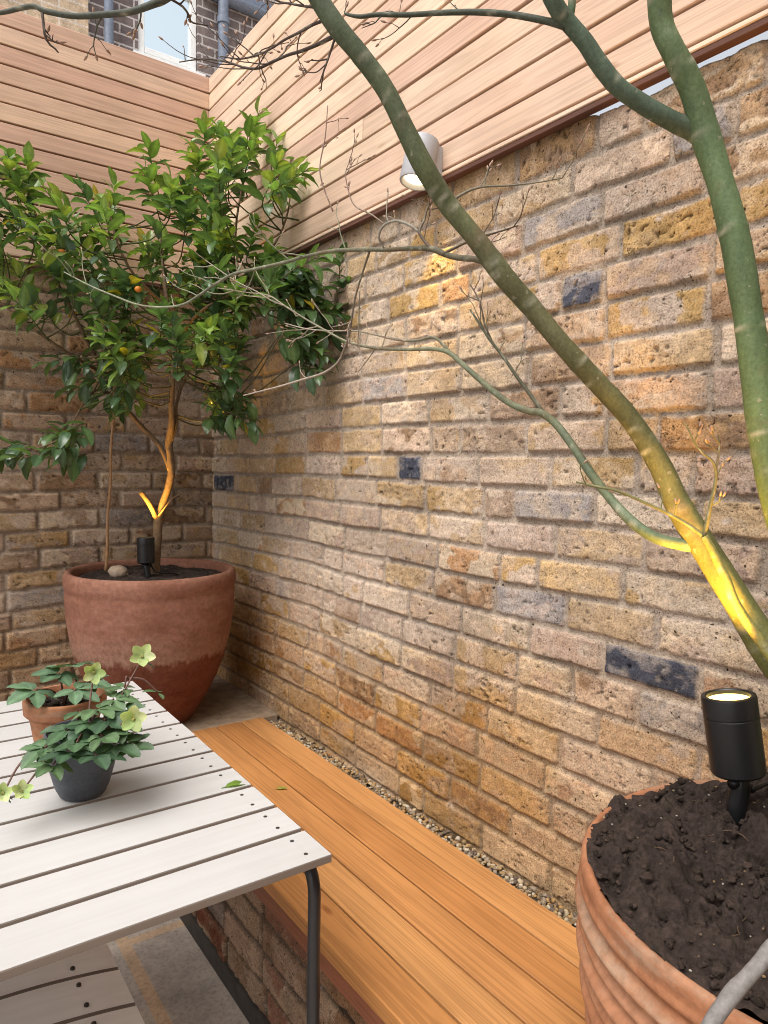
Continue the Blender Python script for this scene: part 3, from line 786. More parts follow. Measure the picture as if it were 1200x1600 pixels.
# ------------------------------------------------------------------ leaf builders
def frame(d, up):
    d = Vector(d).normalized(); up = Vector(up); s = d.cross(up)
    if s.length < 1e-4: s = d.orthogonal()
    s.normalize(); return d, s, s.cross(d).normalized()
LEAF_T = [0, .12, .28, .46, .64, .80, .92, 1.0]
LEAF_W = [.10, .58, .90, 1.0, .88, .58, .26, .02]
def leaf(mb, base, d, up, L, W, col, droop=.25, fold=.22, rs=None, mid=None, wav=0):
    d, s, u = frame(d, up); vs = []; fs = []; cs = []
    n = len(LEAF_T); base = Vector(base)
    for i, (t, w) in enumerate(zip(LEAF_T, LEAF_W)):
        ang = droop*t; p = base+d*(L*(t-droop*droop*t**3/3))-u*(L*droop*t*t*.8)
        uu = u*math.cos(ang*1.4)+d*math.sin(ang*1.4)
        hw = W*.5*w
        wv = (math.sin(i*2.1+L*900)*wav*W) if wav else 0
        vs += [p-s*hw+uu*(hw*fold+wv), p-s*hw*.5+uu*(hw*fold*.42), p, p+s*hw*.5+uu*(hw*fold*.42), p+s*hw+uu*(hw*fold-wv)]
        mc = mid or tuple(c*1.35 for c in col)
        cs += [col, col, mc, col, col]
    for i in range(n-1):
        for k in range(4): fs.append((i*5+k, i*5+k+1, i*5+5+k+1, i*5+5+k))
    mb.add(vs, fs, cols=cs)

# ------------------------------------------------------------------ citrus tree
TD = 2.47
crs = random.Random(31)
def inside(poly, x, y):
    c = False; j = len(poly)-1
    for i in range(len(poly)):
        xi, yi = poly[i]; xj, yj = poly[j]
        if (yi > y) != (yj > y) and x < (xj-xi)*(y-yi)/(yj-yi)+xi: c = not c
        j = i
    return c
ctree = thing('citrus_tree', (*P(242, 885, TD)[:2], PLZ+.51), 'bushy citrus tree with glossy leaves and tiny orange fruit in the smooth planter', 'tree')
bark = (.16, .105, .06)
tk = MB()
def cpath(l): return [P(u, v, t) for u, v, t in l]
tk.tube(cpath([(243, 920, TD), (243, 880, TD), (246, 840, TD), (247, 815, TD), (252, 795, TD), (262, 765, TD), (268, 738, TD), (266, 712, TD), (264, 690, TD), (268, 660, TD-.02), (268, 625, TD-.03), (270, 590, TD-.04), (272, 540, TD-.04), (262, 480, TD-.05), (255, 420, TD-.04), (250, 350, TD)]),
        [.017, .0155, .015, .0165, .013, .0125, .0125, .012, .013, .0105, .010, .009, .008, .007, .006, .003], 14, bark, sub=4, lump=.07, rs=crs)
trunk = tk.build('trunk', M_BARK_C, ctree, True)
def climb(pts, r, nm='limb'):
    m = MB(); m.tube(cpath(pts), r, 10, bark, sub=4, lump=.07, rs=crs); m.build(nm, M_BARK_C, ctree, True); return cpath(pts)
scaf = []
scaf.append(cpath([(268, 625, TD-.03), (270, 590, TD-.04), (272, 540, TD-.04), (262, 480, TD-.05), (255, 420, TD-.04), (250, 350, TD), (245, 300, TD)]))
climb([(247, 815, TD), (240, 800, TD-.02), (231, 783, TD-.04), (219, 767, TD-.06)], [.0115, .0095, .0090, .0088], 'cut_stub')
climb([(246, 808, TD-.01), (256, 795, TD-.05), (268, 780, TD-.08), (281, 772, TD-.1)], [.003, .0024, .0018, .0010], 'thin_shoot')
scaf.append(climb([(266, 735, TD), (258, 712, TD+.01), (246, 692, TD+.02), (225, 670, TD+.03), (205, 648, TD+.03), (185, 620, TD+.02), (165, 585, TD), (140, 540, TD-.05), (110, 480, TD-.1), (80, 420, TD-.12), (60, 350, TD-.1), (45, 300, TD-.1)], [.0095, .009, .0085, .008, .0078, .0072, .0068, .006, .0055, .005, .004, .003]))
scaf.append(climb([(268, 690, TD), (275, 660, TD), (276, 630, TD), (290, 590, TD+.02), (320, 545, TD+.03), (350, 480, TD+.02), (365, 420, TD+.02), (370, 340, TD), (385, 260, TD), (392, 200, TD)], [.006, .0055, .0055, .0055, .005, .0048, .0045, .004, .003, .002]))
scaf.append(climb([(272, 545, TD-.04), (300, 500, TD-.12), (340, 470, TD-.18), (400, 450, TD-.22), (460, 470, TD-.22), (510, 500, TD-.2)], [.0055, .005, .0045, .004, .003, .002]))
scaf.append(climb([(350, 480, TD+.02), (390, 430, TD-.05), (430, 380, TD-.1), (450, 330, TD-.1), (455, 280, TD-.08)], [.0045, .004, .0035, .003, .002]))
scaf.append(climb([(165, 585, TD), (120, 560, TD-.15), (60, 520, TD-.22), (10, 480, TD-.25), (-60, 430, TD-.2)], [.006, .005, .0045, .004, .003]))
scaf.append(climb([(185, 620, TD+.02), (150, 610, TD-.1), (125, 640, TD-.18), (100, 680, TD-.22), (60, 700, TD-.25), (10, 705, TD-.25)], [.0042, .0036, .003, .0028, .0024, .002]))
scaf.append(climb([(262, 480, TD-.05), (210, 430, TD-.15), (180, 370, TD-.2), (170, 310, TD-.2)], [.005, .0045, .0035, .002]))
scaf.append(climb([(290, 590, TD+.02), (330, 600, TD-.08), (360, 610, TD-.12), (375, 635, TD-.13)], [.0038, .003, .0025, .0018]))
allpts = [Vector(p) for pth in scaf for a, b in zip(pth[:-1], pth[1:]) for p in [np.array(a)+(np.array(b)-np.array(a))*k/5 for k in range(5)]]
A_MAIN = [(-140, 260), (0, 262), (45, 282), (90, 305), (130, 300), (180, 300), (232, 262), (250, 295), (292, 285), (310, 222), (335, 235), (398, 198), (420, 225), (470, 275), (490, 300), (500, 350), (500, 420), (470, 470), (420, 480), (380, 520), (370, 580), (345, 640), (320, 590), (280, 560), (225, 560), (205, 610), (180, 560), (120, 500), (60, 490), (-140, 480)]
A_RIGHT = [(430, 400), (520, 440), (540, 480), (515, 540), (500, 590), (470, 570), (440, 520), (420, 450)]
A_LOWL = [(-60, 672), (60, 690), (115, 660), (128, 690), (135, 745), (110, 720), (50, 720), (-60, 715)]
A_MIDL = [(85, 560), (190, 555), (225, 600), (215, 640), (180, 630), (130, 610), (100, 600)]
A_LOWR = [(325, 620), (375, 600), (395, 630), (370, 660), (340, 670)]
GREENS_OLD = [(.078, .135, .056), (.090, .155, .060), (.068, .120, .060), (.102, .172, .062), (.056, .104, .052)]
GREENS_NEW = [(.145, .235, .062), (.175, .265, .068), (.12, .205, .058), (.21, .265, .062)]
LV = MB(); TW = MB(); nleaf = 0
def spray(pt, d, n, young, size=1.0):
    global nleaf
    pt = Vector(pt); d = Vector(d).normalized(); L = crs.uniform(.07, .13)*size
    a0 = crs.uniform(0, 6.28)
    pts = [pt-d*L*.6+Vector((0, 0, -.01)), pt-d*L*.2, pt+d*L*.2, pt+d*L*.5]
    # thin shoot back to the nearest limb
    q = min(allpts, key=lambda z: (z-pts[0]).length+max(0, z.z-pts[0].z)*1.5)
    mid = q+(pts[0]-q)*.55+Vector((crs.uniform(-.02, .02), crs.uniform(-.02, .02), -.02))
    TW.tube([q, mid]+pts, [.0030, .0024, .0020, .0016, .0013, .0009], 6, (.07, .085, .03) if young else (.10, .085, .045), sub=3)
    for k in range(n):
        t = k/max(1, n-1); p = pts[0]+(pts[3]-pts[0])*(.10+.9*t)
        a = a0+k*2.4
        _, s1, u1 = frame(d, (0, 0, 1) if abs(d.z) < .9 else (0, 1, 0))
        side = s1*math.cos(a)+u1*math.sin(a)
        opn = 1.25-.75*t+crs.uniform(-.2, .2)
        ld = (d*math.cos(opn)+side*math.sin(opn)); ld.z -= crs.uniform(0, .25)*(1-t)
        new = young and (t > .45 or crs.random() < .25)
        c = crs.choice(GREENS_NEW if new else GREENS_OLD); j = crs.uniform(.8, 1.2); c = tuple(x*j for x in c)
        if young and not new and crs.random() < .4: c = tuple((x+y)/2 for x, y in zip(c, crs.choice(GREENS_NEW)))
        if crs.random() < .012: c = (.32, .26, .03)
        ll = crs.uniform(.048, .096)*size*(1-.25*t)
        leaf(LV, p, ld, Vector((side.x*.3, side.y*.3, 1)), ll, ll*crs.uniform(.42, .56), c, crs.uniform(.05, .75), crs.uniform(.1, .5), wav=.04)
        nleaf += 1
def scatter(poly, n, t0, t1, young_top, size=1.0, nl=(10, 16), down=0):
    xs = [p[0] for p in poly]; ys = [p[1] for p in poly]; k = 0; placed = []
    for tr in range(n*60):
        if k >= n: break
        u, v = crs.uniform(min(xs), max(xs)), crs.uniform(min(ys), max(ys))
        if not inside(poly, u, v): continue
        t = crs.uniform(t0, t1); p = P(u, v, t)
        if p[1] > -.10 or p[0] > -.07: continue
        if any((Vector(p)-z).length < .050 for z in placed): continue
        placed.append(Vector(p)); k += 1
        c0 = Vector(P(260, 480, TD-.05)); d = (Vector(p)-c0); d.z = abs(d.z)*.5+.22 if not down else -.12; d = d.normalized()+Vector((crs.uniform(-.4, .4), crs.uniform(-.4, .4), crs.uniform(-.15, .5) if not down else crs.uniform(-.4, .1)))
        yng = crs.random() < (young_top if v < 420 else young_top*.38)
        spray(p, d, crs.randint(*nl), yng, size)
scatter(A_MAIN, 166, 2.06, 2.74, .80)
scatter(A_RIGHT, 22, 2.12, 2.40, .12, nl=(8, 13), down=1)
scatter(A_LOWL, 13, 2.12, 2.36, .08, nl=(7, 11), down=1)
scatter(A_MIDL, 14, 2.2, 2.5, .15, nl=(5, 9), down=1)
scatter(A_LOWR, 6, 2.25, 2.45, .1, nl=(6, 10), down=1)
for u, v, t in [(398, 200, TD), (385, 225, TD-.02), (345, 215, TD), (320, 210, TD+.02), (236, 250, TD-.1), (15, 262, TD-.2), (45, 275, TD-.15), (430, 235, TD-.05), (470, 262, TD-.08), (495, 300, TD-.1), (548, 470, 2.2), (530, 430, 2.2)]:
    spray(P(u, v, t), (crs.uniform(-.25, .25), crs.uniform(-.25, .25), 1), crs.randint(9, 13), v < 400)
TW.build('shoots', M_BARK_C, ctree, True)
LV.build('crown', M_LEAF, ctree, True)

for u, v, t in [(96, 394, 2.08), (216, 452, 2.08), (150, 415, 2.12)][:2]:
    f = MB(); v_, f_ = ICO2; c = Vector(P(u, v, t)); f.add([(c.x+x*.0105, c.y+y*.0105, c.z+z*.0095) for x, y, z in v_], f_, (.55, .17, .015)); f.build('fruit', mat_attr('orange_peel', .4, .5, 500, .15, .3, .0008), ctree, True)

# ------------------------------------------------------------------ green-barked maple
def mat_maple():
    m = Mat('green_maple_bark', .62, .3)
    a = m.attr(); ln = m.attr('Len'); co = m.coord()
    mp = m.n('ShaderNodeMapping'); mp.inputs['Scale'].default_value = (14, 14, 3.0); tc = m.n('ShaderNodeTexCoord'); m.l(tc.outputs['Object'], mp.inputs[0])
    n1 = m.noise(mp.outputs[0], 3, 4, .65); n2 = m.noise(co, 220, 4, .7); n3 = m.noise(co, 11, 4, .6)
    c = m.mul(a.outputs[0], m.ramp(n1, [(.3, (.72, .74, .72)), (.7, (1.25, 1.2, 1.15))]))
    c = m.mixc(c, (.13, .085, .045), m.ramp(n3, [(.58, (0, 0, 0)), (.66, (.5, .5, .5))]))
    c = m.mul(c, m.ramp(n2, [(.28, (.70, .70, .70)), (.7, (1.2, 1.2, 1.2))]))
    n4 = m.noise(co, 95, 2, .5); c = m.mixc(c, (.27, .25, .19), m.ramp(n4, [(.69, (0, 0, 0)), (.73, (.6, .6, .6))]))   # pale lenticels
    n5 = m.noise(co, 34, 5, .7); c = m.mixc(c, (.055, .045, .03), m.ramp(n5, [(.66, (0, 0, 0)), (.74, (.6, .6, .6))]))   # scuffs
    m.col(c); m.bump(n2, .4, .0012); return m.m
M_MAPLE = mat_maple()
M_TWIG = mat_attr('twig_bark', .7, .3, 200, .35, .2, .001)
mrs = random.Random(77); nrs = np.random.RandomState(12)
maple = thing('maple_tree', (PRX, PRY, PRZ+.46), 'leafless green-barked maple with bending stems, rooted in the ribbed planter', 'tree')
GRN = (.060, .100, .050); OLV = (.085, .085, .035)
def stem(mb, path, rad, seg=20, col=GRN, rings=.05, lump=.02, col2=None):
    """resampled limb with leaf-scar rings, slight swellings and a wandering colour"""
    pts = [Vector(P(*q)) if len(q) == 3 and q[2] > 0 and abs(q[0]) > 3 else Vector(q) for q in path]
    rad = list(rad) if len(rad) == len(pts) else [rad[0]+(rad[-1]-rad[0])*i/(len(pts)-1) for i in range(len(pts))]
    pp, rr, _ = smooth_path(pts, rad, [(0, 0, 0)]*len(pts), 14)
    # even 6 mm steps
    out = [pp[0]]; ro = [rr[0]]; acc = 0; step = .0055 if rad[0] > .008 else .006
    for i in range(1, len(pp)):
        d = (pp[i]-pp[i-1]).length
        while acc+d >= step:
            k = (step-acc)/d; p = pp[i-1]+(pp[i]-pp[i-1])*k; out.append(p); ro.append(rr[i-1]+(rr[i]-rr[i-1])*k)
            pp[i-1] = p; d = (pp[i]-p).length; acc = 0
        acc += d
    out.append(pp[-1]); ro.append(rr[-1])
    n = len(out); r2 = []; nxt = mrs.uniform(.3, 1)*rings; ringpos = []
    L = step*n
    while nxt < L:
        ringpos.append((nxt, mrs.uniform(.25, 1.0), mrs.uniform(0, 6.28), mrs.uniform(.001, .005))); nxt += rings*mrs.choice([.25, .5, 1, 1.6, 2.4])
    ph = mrs.uniform(0, 9)
    stops = col if isinstance(col[0], tuple) else ([col] if col2 is None else [col, col2])
    def cat_(q):
        if len(stops) == 1: return stops[0]
        q = min(.9999, max(0, q))*(len(stops)-1); i = int(q); f = q-i
        return tuple(x+(y-x)*f for x, y in zip(stops[i], stops[i+1]))
    for i in range(n):
        s = i*step; g = max([0]+[k*(1-abs(s-q)/.008) for q, k, _, _ in ringpos if abs(s-q) < .008])
        r2.append(ro[i]*(1+.05*g)*(1+lump*math.sin(s*31+ph)+lump*.7*math.sin(s*67+ph)))
    v0 = len(mb.v)
    mb.tube(out, r2, seg, lump=.008, rs=mrs)
    for i in range(n):
        s = i*step; w_ = .5+.5*math.sin(s*7+ph)*math.sin(s*17+ph*2); c0 = cat_(s/L)
        for k in range(seg):
            a = 2*PI*k/seg; g = 0
            for q, kk, f, am in ringpos:
                if abs(s-q) > .012: continue
                d = abs(s-q+am*math.sin(a+f)); g = max(g, kk*max(0, 1-d/.0048)*max(0, .55+.6*math.sin(a*2+f*3)))
            g = min(1, g*1.25)*.92
            mb.c[v0+i*seg+k] = tuple(x*(.84+.3*w_)*(1-g)+y*g for x, y in zip(c0, (.34, .335, .255)))
    return out
base = (PRX+.01, PRY+.02, PRZ+.42)
tm_ = MB()
l1 = stem(tm_, [base, (PRX+.01, PRY+.03, PRZ+.50), P(1268, 1120, .93), P(1205, 1025, .955), P(1150, 935, .975), P(1100, 855, 1.0), P(1060, 790, 1.015), P(1030, 725, 1.025), P(985, 655, 1.03), P(935, 600, 1.03), P(880, 540, 1.02), P(830, 480, 1.02), P(790, 435, 1.01), P(745, 375, 1.0), P(700, 320, .99), P(665, 265, .97), P(637, 210, .96), P(602, 140, .95), P(562, 85, .94), P(525, 40, .93), P(490, -15, .92), P(455, -80, .90), P(430, -150, .88), P(412, -260, .86), P(385, -390, .85), P(372, -520, .84)],
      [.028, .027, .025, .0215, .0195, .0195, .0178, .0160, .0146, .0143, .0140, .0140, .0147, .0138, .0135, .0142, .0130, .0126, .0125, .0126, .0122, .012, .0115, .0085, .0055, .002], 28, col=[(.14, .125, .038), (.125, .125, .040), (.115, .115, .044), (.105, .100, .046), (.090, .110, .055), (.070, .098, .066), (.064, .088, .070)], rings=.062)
tm_.build('trunk', M_MAPLE, maple, True)
m_ = MB()
stem(m_, [(PRX+.01, PRY+.01, PRZ+.50), P(1340, 1200, .85), P(1290, 1020, .90), P(1240, 870, .935), P(1206, 745, .945), P(1190, 650, .95), P(1176, 540, .95), P(1162, 450, .95), P(1150, 380, .95), P(1130, 300, .95), P(1105, 220, .95), P(1082, 140, .94), P(1052, 80, .93), P(1034, 38, .93), P(1031, -20, .92), P(1040, -110, .91), P(1060, -260, .90), P(1062, -420, .90), P(1085, -560, .89)],
     [.023, .022, .0215, .0210, .0202, .0196, .0194, .0188, .0188, .0172, .0182, .0160, .0150, .0150, .0146, .014, .0105, .0065, .002], 28, col=[(.115, .135, .048), (.105, .145, .055), (.095, .145, .065), (.088, .135, .065), (.085, .115, .052), (.085, .098, .048)], rings=.055)
m_.build('stem', M_MAPLE, maple, True)
m_ = MB()
stem(m_, [P(1108, 222, .955), P(1085, 205, .957), P(1060, 194, .955), P(1030, 178, .95), P(1000, 160, .95), P(965, 135, .945), P(935, 98, .94), P(915, 67, .935), P(888, 35, .93), P(868, 8, .92), P(850, -40, .91), P(842, -150, .90), P(812, -290, .89), P(808, -400, .88)], [.0138, .0132, .0126, .0120, .0118, .0116, .0112, .0108, .0108, .0110, .0105, .0080, .005, .002], 24, col=(.078, .112, .078), rings=.045)
stem(m_, [P(888, 35, .93), P(893, 15, .925), P(894, -5, .92), P(896, -60, .91), P(905, -200, .90)], [.0052, .0048, .0046, .004, .0012], 14, (.13, .20, .12), .03)
m_.build('limb', M_MAPLE, maple, True)
TWC = (.10, .075, .055); TWG = (.10, .125, .075); TWP = (.30, .25, .20)
def bud(mb, p, d, c=(.36, .24, .18), r=.0017):
    d = Vector(d).normalized(); p = Vector(p)
    mb.tube([p, p+d*r*1.6, p+d*r*3.4, p+d*r*5.0], [r*.55, r, r*.8, r*.1], 6, c)
def twiglets(mb, path, n, ln, r, c, tmin=.25, budp=.8, droop=0, pale=False):
    pts = [Vector(p) for p in path]
    for k in range(n):
        i = mrs.randint(int(len(pts)*tmin), len(pts)-2); p = pts[i]; t = (pts[i+1]-pts[i-1]).normalized()
        _, s1, u1 = frame(t, (0, 0, 1)); a = mrs.uniform(0, 6.28); sd = s1*math.cos(a)+u1*math.sin(a)
        d = (t*.7+sd*.8).normalized(); q = [p]; L = ln*mrs.uniform(.4, 1.3); m = 5
        for j in range(m):
            d = (d+Vector((mrs.uniform(-.3, .3), mrs.uniform(-.3, .3), mrs.uniform(-.2, .35)-droop))).normalized(); q.append(q[-1]+d*L/m)
        mb.tube(q, [r, r*.45], 6, c, sub=2)
        if mrs.random() < budp: bud(mb, q[-1], d)
        for j in (2, 3, 4):
            if mrs.random() < .55:
                e = (d+Vector((mrs.uniform(-1, 1), mrs.uniform(-1, 1), mrs.uniform(-.5, 1)))).normalized()*L*mrs.uniform(.12, .4)
                mb.tube([q[j], q[j]+e*.5+Vector((0, 0, .002)), q[j]+e], [r*.55, r*.3], 5, c)
                if mrs.random() < budp: bud(mb, q[j]+e, e, r=.0017)
def branch(nm, path, rad_, col, tw=0, ln=.08, rings=.06, col2=None, seg=12, twr=None, pale=False, tmin=.25):
    rad = [r*(.84 if nm == 'branch' else .92) for r in rad_]
    m = MB(); pts = stem(m, [P(*q) for q in path], rad, seg, col, rings, .03, col2)
    if tw: twiglets(m, pts, tw, ln, twr or max(.0011, rad[-1]*.6), col2 or col, tmin)
    m.build(nm, M_MAPLE if rad[0] > .006 else M_TWIG, maple, True)
    return pts
# long thin green limb going left from low on the trunk
LG = (.105, .150, .085)
p5 = branch('branch', [(1112, 858, 1.003), (1055, 849, 1.01), (1020, 838, 1.02), (985, 813, 1.04), (950, 775, 1.07), (920, 735, 1.09), (895, 697, 1.12), (868, 662, 1.15), (845, 645, 1.16), (828, 643, 1.17), (800, 632, 1.19), (775, 615, 1.2), (735, 580, 1.22), (715, 562, 1.24), (700, 550, 1.26), (675, 545, 1.30), (640, 546, 1.36), (600, 545, 1.42), (570, 541, 1.46), (540, 533, 1.5), (510, 517, 1.52), (480, 500, 1.54), (445, 478, 1.56), (420, 462, 1.58), (385, 457, 1.6), (340, 450, 1.62)],
       [.0105, .0098, .0094, .0092, .0085, .0080, .0076, .0076, .0078, .0070, .0064, .006, .0055, .0053, .0052, .0044, .004, .0038, .0034, .003, .0027, .0024, .0021, .0019, .0017, .0013], LG, 9, .10, .05, (.27, .24, .17), 14, .0015, tmin=.62)
branch('branch', [(848, 644, 1.16), (825, 612, 1.18), (805, 585, 1.19), (788, 560, 1.2), (765, 530, 1.21), (750, 507, 1.22), (735, 484, 1.23)], [.0042, .0040, .0036, .0033, .003, .0026, .002], (.10, .095, .06), 6, .07, .04)
branch('branch', [(703, 551, 1.26), (688, 534, 1.28), (675, 527, 1.30), (650, 532, 1.34), (620, 531, 1.38), (590, 524, 1.42), (555, 517, 1.45), (520, 517, 1.48), (480, 514, 1.5), (445, 505, 1.52)], [.0036, .0033, .003, .0028, .0025, .0022, .002, .0018, .0016, .0011], (.17, .16, .10), 6, .07, .05, (.33, .28, .22))
branch('branch', [(768, 532, 1.21), (757, 505, 1.22), (752, 480, 1.22), (745, 462, 1.23), (735, 445, 1.24)], [.0022, .0019, .0016, .0014, .0011], (.10, .075, .05), 3, .04, .04)
# upper side branch with fork by the lamp glow
p6 = branch('branch', [(800, 440, 1.01), (778, 425, 1.02), (760, 412, 1.03), (742, 405, 1.05), (718, 403, 1.07), (697, 398, 1.09), (675, 389, 1.11), (645, 388, 1.15), (610, 390, 1.2), (565, 390, 1.25), (520, 392, 1.3), (480, 400, 1.34), (440, 411, 1.38), (400, 420, 1.42), (365, 428, 1.45), (335, 445, 1.48), (310, 462, 1.5), (285, 476, 1.52), (250, 480, 1.54), (215, 476, 1.56), (180, 463, 1.58), (140, 446, 1.6), (100, 425, 1.62)],
       [.0082, .0066, .0058, .0055, .0053, .0054, .0056, .0046, .0044, .0043, .0042, .0041, .004, .0038, .0036, .0034, .0032, .003, .0028, .0026, .0024, .0021, .0015], (.10, .085, .055), 12, .09, .05, (.21, .23, .16), 14, .0014, tmin=.30)
branch('branch', [(673, 388, 1.11), (662, 375, 1.12), (655, 362, 1.125), (662, 345, 1.13), (668, 325, 1.135), (678, 312, 1.14)], [.0034, .003, .0028, .0024, .002, .0014], (.11, .08, .055), 5, .06, .04)
branch('branch', [(655, 363, 1.125), (640, 352, 1.13), (620, 345, 1.14), (600, 352, 1.15), (592, 370, 1.16), (600, 388, 1.17)], [.0024, .0024, .0026, .0026, .0024, .0016], (.30, .28, .23), 2, .05, .04)
branch('branch', [(690, 398, 1.09), (715, 385, 1.08), (745, 372, 1.07), (780, 362, 1.06), (810, 352, 1.05)], [.003, .0026, .0022, .0018, .0012], (.12, .09, .06), 4, .06, .04)
branch('branch', [(700, 318, .99), (728, 300, 1.0), (755, 292, 1.01), (795, 290, 1.02), (840, 285, 1.03), (880, 278, 1.04)], [.0024, .0022, .0018, .0016, .0013, .0010], (.20, .18, .13), 4, .06, .04)
branch('branch', [(578, 391, 1.24), (570, 415, 1.26), (562, 440, 1.28), (555, 465, 1.3), (550, 495, 1.32), (545, 525, 1.34), (538, 545, 1.36), (528, 566, 1.38), (505, 583, 1.4), (470, 594, 1.42), (440, 603, 1.44), (405, 612, 1.46), (380, 618, 1.47)], [.0026, .0024, .0022, .0022, .0022, .0024, .0026, .0028, .003, .0028, .0024, .002, .0014], (.16, .14, .10), 6, .05, .05, (.34, .27, .22))
branch('branch', [(562, 455, 1.29), (561, 490, 1.3), (560, 520, 1.31), (559, 535, 1.32)], [.0014, .0013, .0012, .0009], (.20, .17, .12), 1, .03, .05)
branch('branch', [(445, 478, 1.56), (425, 470, 1.55), (400, 455, 1.55), (370, 440, 1.56), (340, 420, 1.57), (312, 400, 1.58)], [.0019, .0017, .0015, .0013, .0012, .0009], (.36, .31, .25), 5, .06, .05)
# twigs against the cedar
branch('twig', [(885, 42, .93), (872, 38, .93), (850, 32, .935), (800, 23, .95), (745, 19, .96), (690, 20, .98), (640, 23, 1.0), (590, 23, 1.02), (562, 26, 1.03), (540, 22, 1.04)], [.0058, .0052, .0048, .0044, .0042, .0040, .0038, .0034, .003, .002], (.060, .070, .050), 5, .05, .045)
branch('twig', [(532, 52, .935), (515, 60, .95), (495, 70, .97), (470, 80, 1.0), (450, 86, 1.03), (425, 97, 1.06), (402, 107, 1.1), (380, 105, 1.13), (355, 97, 1.16), (320, 92, 1.2), (280, 97, 1.23)], [.0032, .003, .0028, .0026, .0024, .0023, .0022, .002, .0018, .0015, .001], (.075, .055, .045), 9, .09, .05, tmin=.1)
branch('twig', [(512, 30, .93), (490, 38, .95), (465, 52, .98), (445, 62, 1.0), (425, 75, 1.03), (405, 85, 1.06), (375, 92, 1.1), (345, 88, 1.13)], [.0024, .0022, .002, .0018, .0017, .0016, .0014, .001], (.075, .055, .045), 7, .08, .05, tmin=.1)
branch('twig', [(500, 12, .925), (478, 10, .94), (455, 6, .96), (435, 2, .98), (415, -10, 1.0)], [.002, .0018, .0016, .0014, .001], (.075, .055, .045), 6, .06, .05, tmin=.1)
branch('twig', [(525, 55, .935), (515, 85, .94), (508, 105, .945), (500, 128, .95)], [.0018, .0015, .0013, .001], (.075, .055, .045), 3, .04, .05)
branch('twig', [(530, 560, 1.5), (520, 330, 1.52), (500, 270, 1.53), (508, 215, 1.54), (512, 165, 1.55)][1:], [.0018, .0016, .0014, .001], (.20, .13, .10), 4, .05, .05)
branch('twig', [(600, 350, 1.35), (580, 335, 1.37), (555, 322, 1.39), (545, 300, 1.4), (540, 270, 1.41), (548, 250, 1.42)], [.0016, .0016, .0014, .0013, .0011, .0009], (.20, .14, .11), 4, .05, .05)
branch('twig', [(430, -150, .88), (380, -90, .86), (310, -40, .83), (262, -4, .81), (240, 6, .80), (205, 18, .80), (160, 23, .80), (115, 25, .80), (70, 17, .80), (55, 10, .80), (35, 12, .80), (0, 20, .80), (-60, 25, .80)], [.006, .0055, .005, .0046, .0044, .0038, .0036, .0034, .0036, .0032, .003, .0026, .002], (.085, .095, .075), 3, .05, .04)
branch('twig', [(414, -250, .86), (450, -330, .88), (470, -420, .90), (505, -480, .92)], [.0034, .0028, .002, .0012], (.075, .07, .05), 6, .08, .05, tmin=.1)
branch('twig', [(1060, -260, .90), (1010, -340, .90), (990, -430, .91), (950, -500, .92)], [.0036, .003, .002, .0012], (.075, .07, .05), 6, .08, .05, tmin=.1)
branch('twig', [(1061, -340, .90), (1110, -420, .89), (1140, -520, .88)], [.0032, .0024, .0012], (.075, .07, .05), 6, .08, .05, tmin=.1)
branch('twig', [(66, 20, .80), (68, 38, .80), (70, 55, .80), (76, 68, .805), (86, 76, .81), (91, 82, .81)], [.0018, .0016, .0015, .0013, .0012, .0009], (.075, .055, .045), 2, .02, .03)
branch('twig', [(262, -4, .81), (285, 10, .83), (296, 25, .84), (300, 35, .85), (325, 40, .87)], [.0016, .0014, .0012, .001, .0008], (.075, .055, .045), 2, .03, .03)
# lamp-lit shoot rising in front of the trunk base
LAMP_YEL = (.24, .22, .06)  # yellow of the spike light's glow put into the bark colour
branch('shoot', [(1262, 1110, .905), (1215, 1042, .915), (1190, 1005, .92), (1165, 968, .93), (1147, 938, .935), (1135, 905, .94), (1125, 885, .945), (1113, 860, .95), (1101, 838, .955)], [.0078, .0075, .0072, .0070, .0068, .0069, .0066, .0060, .0050], LAMP_YEL, 0, rings=.03)
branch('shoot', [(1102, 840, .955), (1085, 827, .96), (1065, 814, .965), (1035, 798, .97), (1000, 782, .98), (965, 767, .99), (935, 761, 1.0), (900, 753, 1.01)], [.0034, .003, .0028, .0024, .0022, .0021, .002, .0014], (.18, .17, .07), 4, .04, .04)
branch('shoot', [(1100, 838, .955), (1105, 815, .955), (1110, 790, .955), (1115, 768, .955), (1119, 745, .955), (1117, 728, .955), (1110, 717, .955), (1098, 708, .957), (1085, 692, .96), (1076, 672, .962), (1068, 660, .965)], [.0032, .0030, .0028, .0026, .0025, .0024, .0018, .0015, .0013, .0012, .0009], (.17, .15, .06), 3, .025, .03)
branch('shoot', [(1118, 735, .955), (1122, 715, .955), (1124, 695, .955), (1122, 680, .955)], [.0018, .0015, .0013, .001], (.15, .12, .06), 2, .02, .03)

bs = MB(); K_ = .90
pts = stem(bs, [P(1335, 1330, .66*K_), P(1250, 1435, .60*K_), P(1205, 1480, .585*K_), P(1190, 1502, .58*K_), P(1165, 1530, .572*K_), P(1148, 1548, .568*K_), P(1130, 1572, .562*K_), P(1105, 1612, .555*K_), P(1080, 1680, .548*K_), P(1050, 1850, .54*K_), P(1040, 2300, .55*K_)], [.0050, .0051, .0052, .0056, .0052, .0060, .0054, .0054, .0055, .0057, .006], 18, (.20, .185, .175), .07, .03)
bso = bs.build('bare_stem', M_TWIG, None, True)
tag(bso, 'bare grey woody stem slanting across the front of the ribbed planter', 'branch')

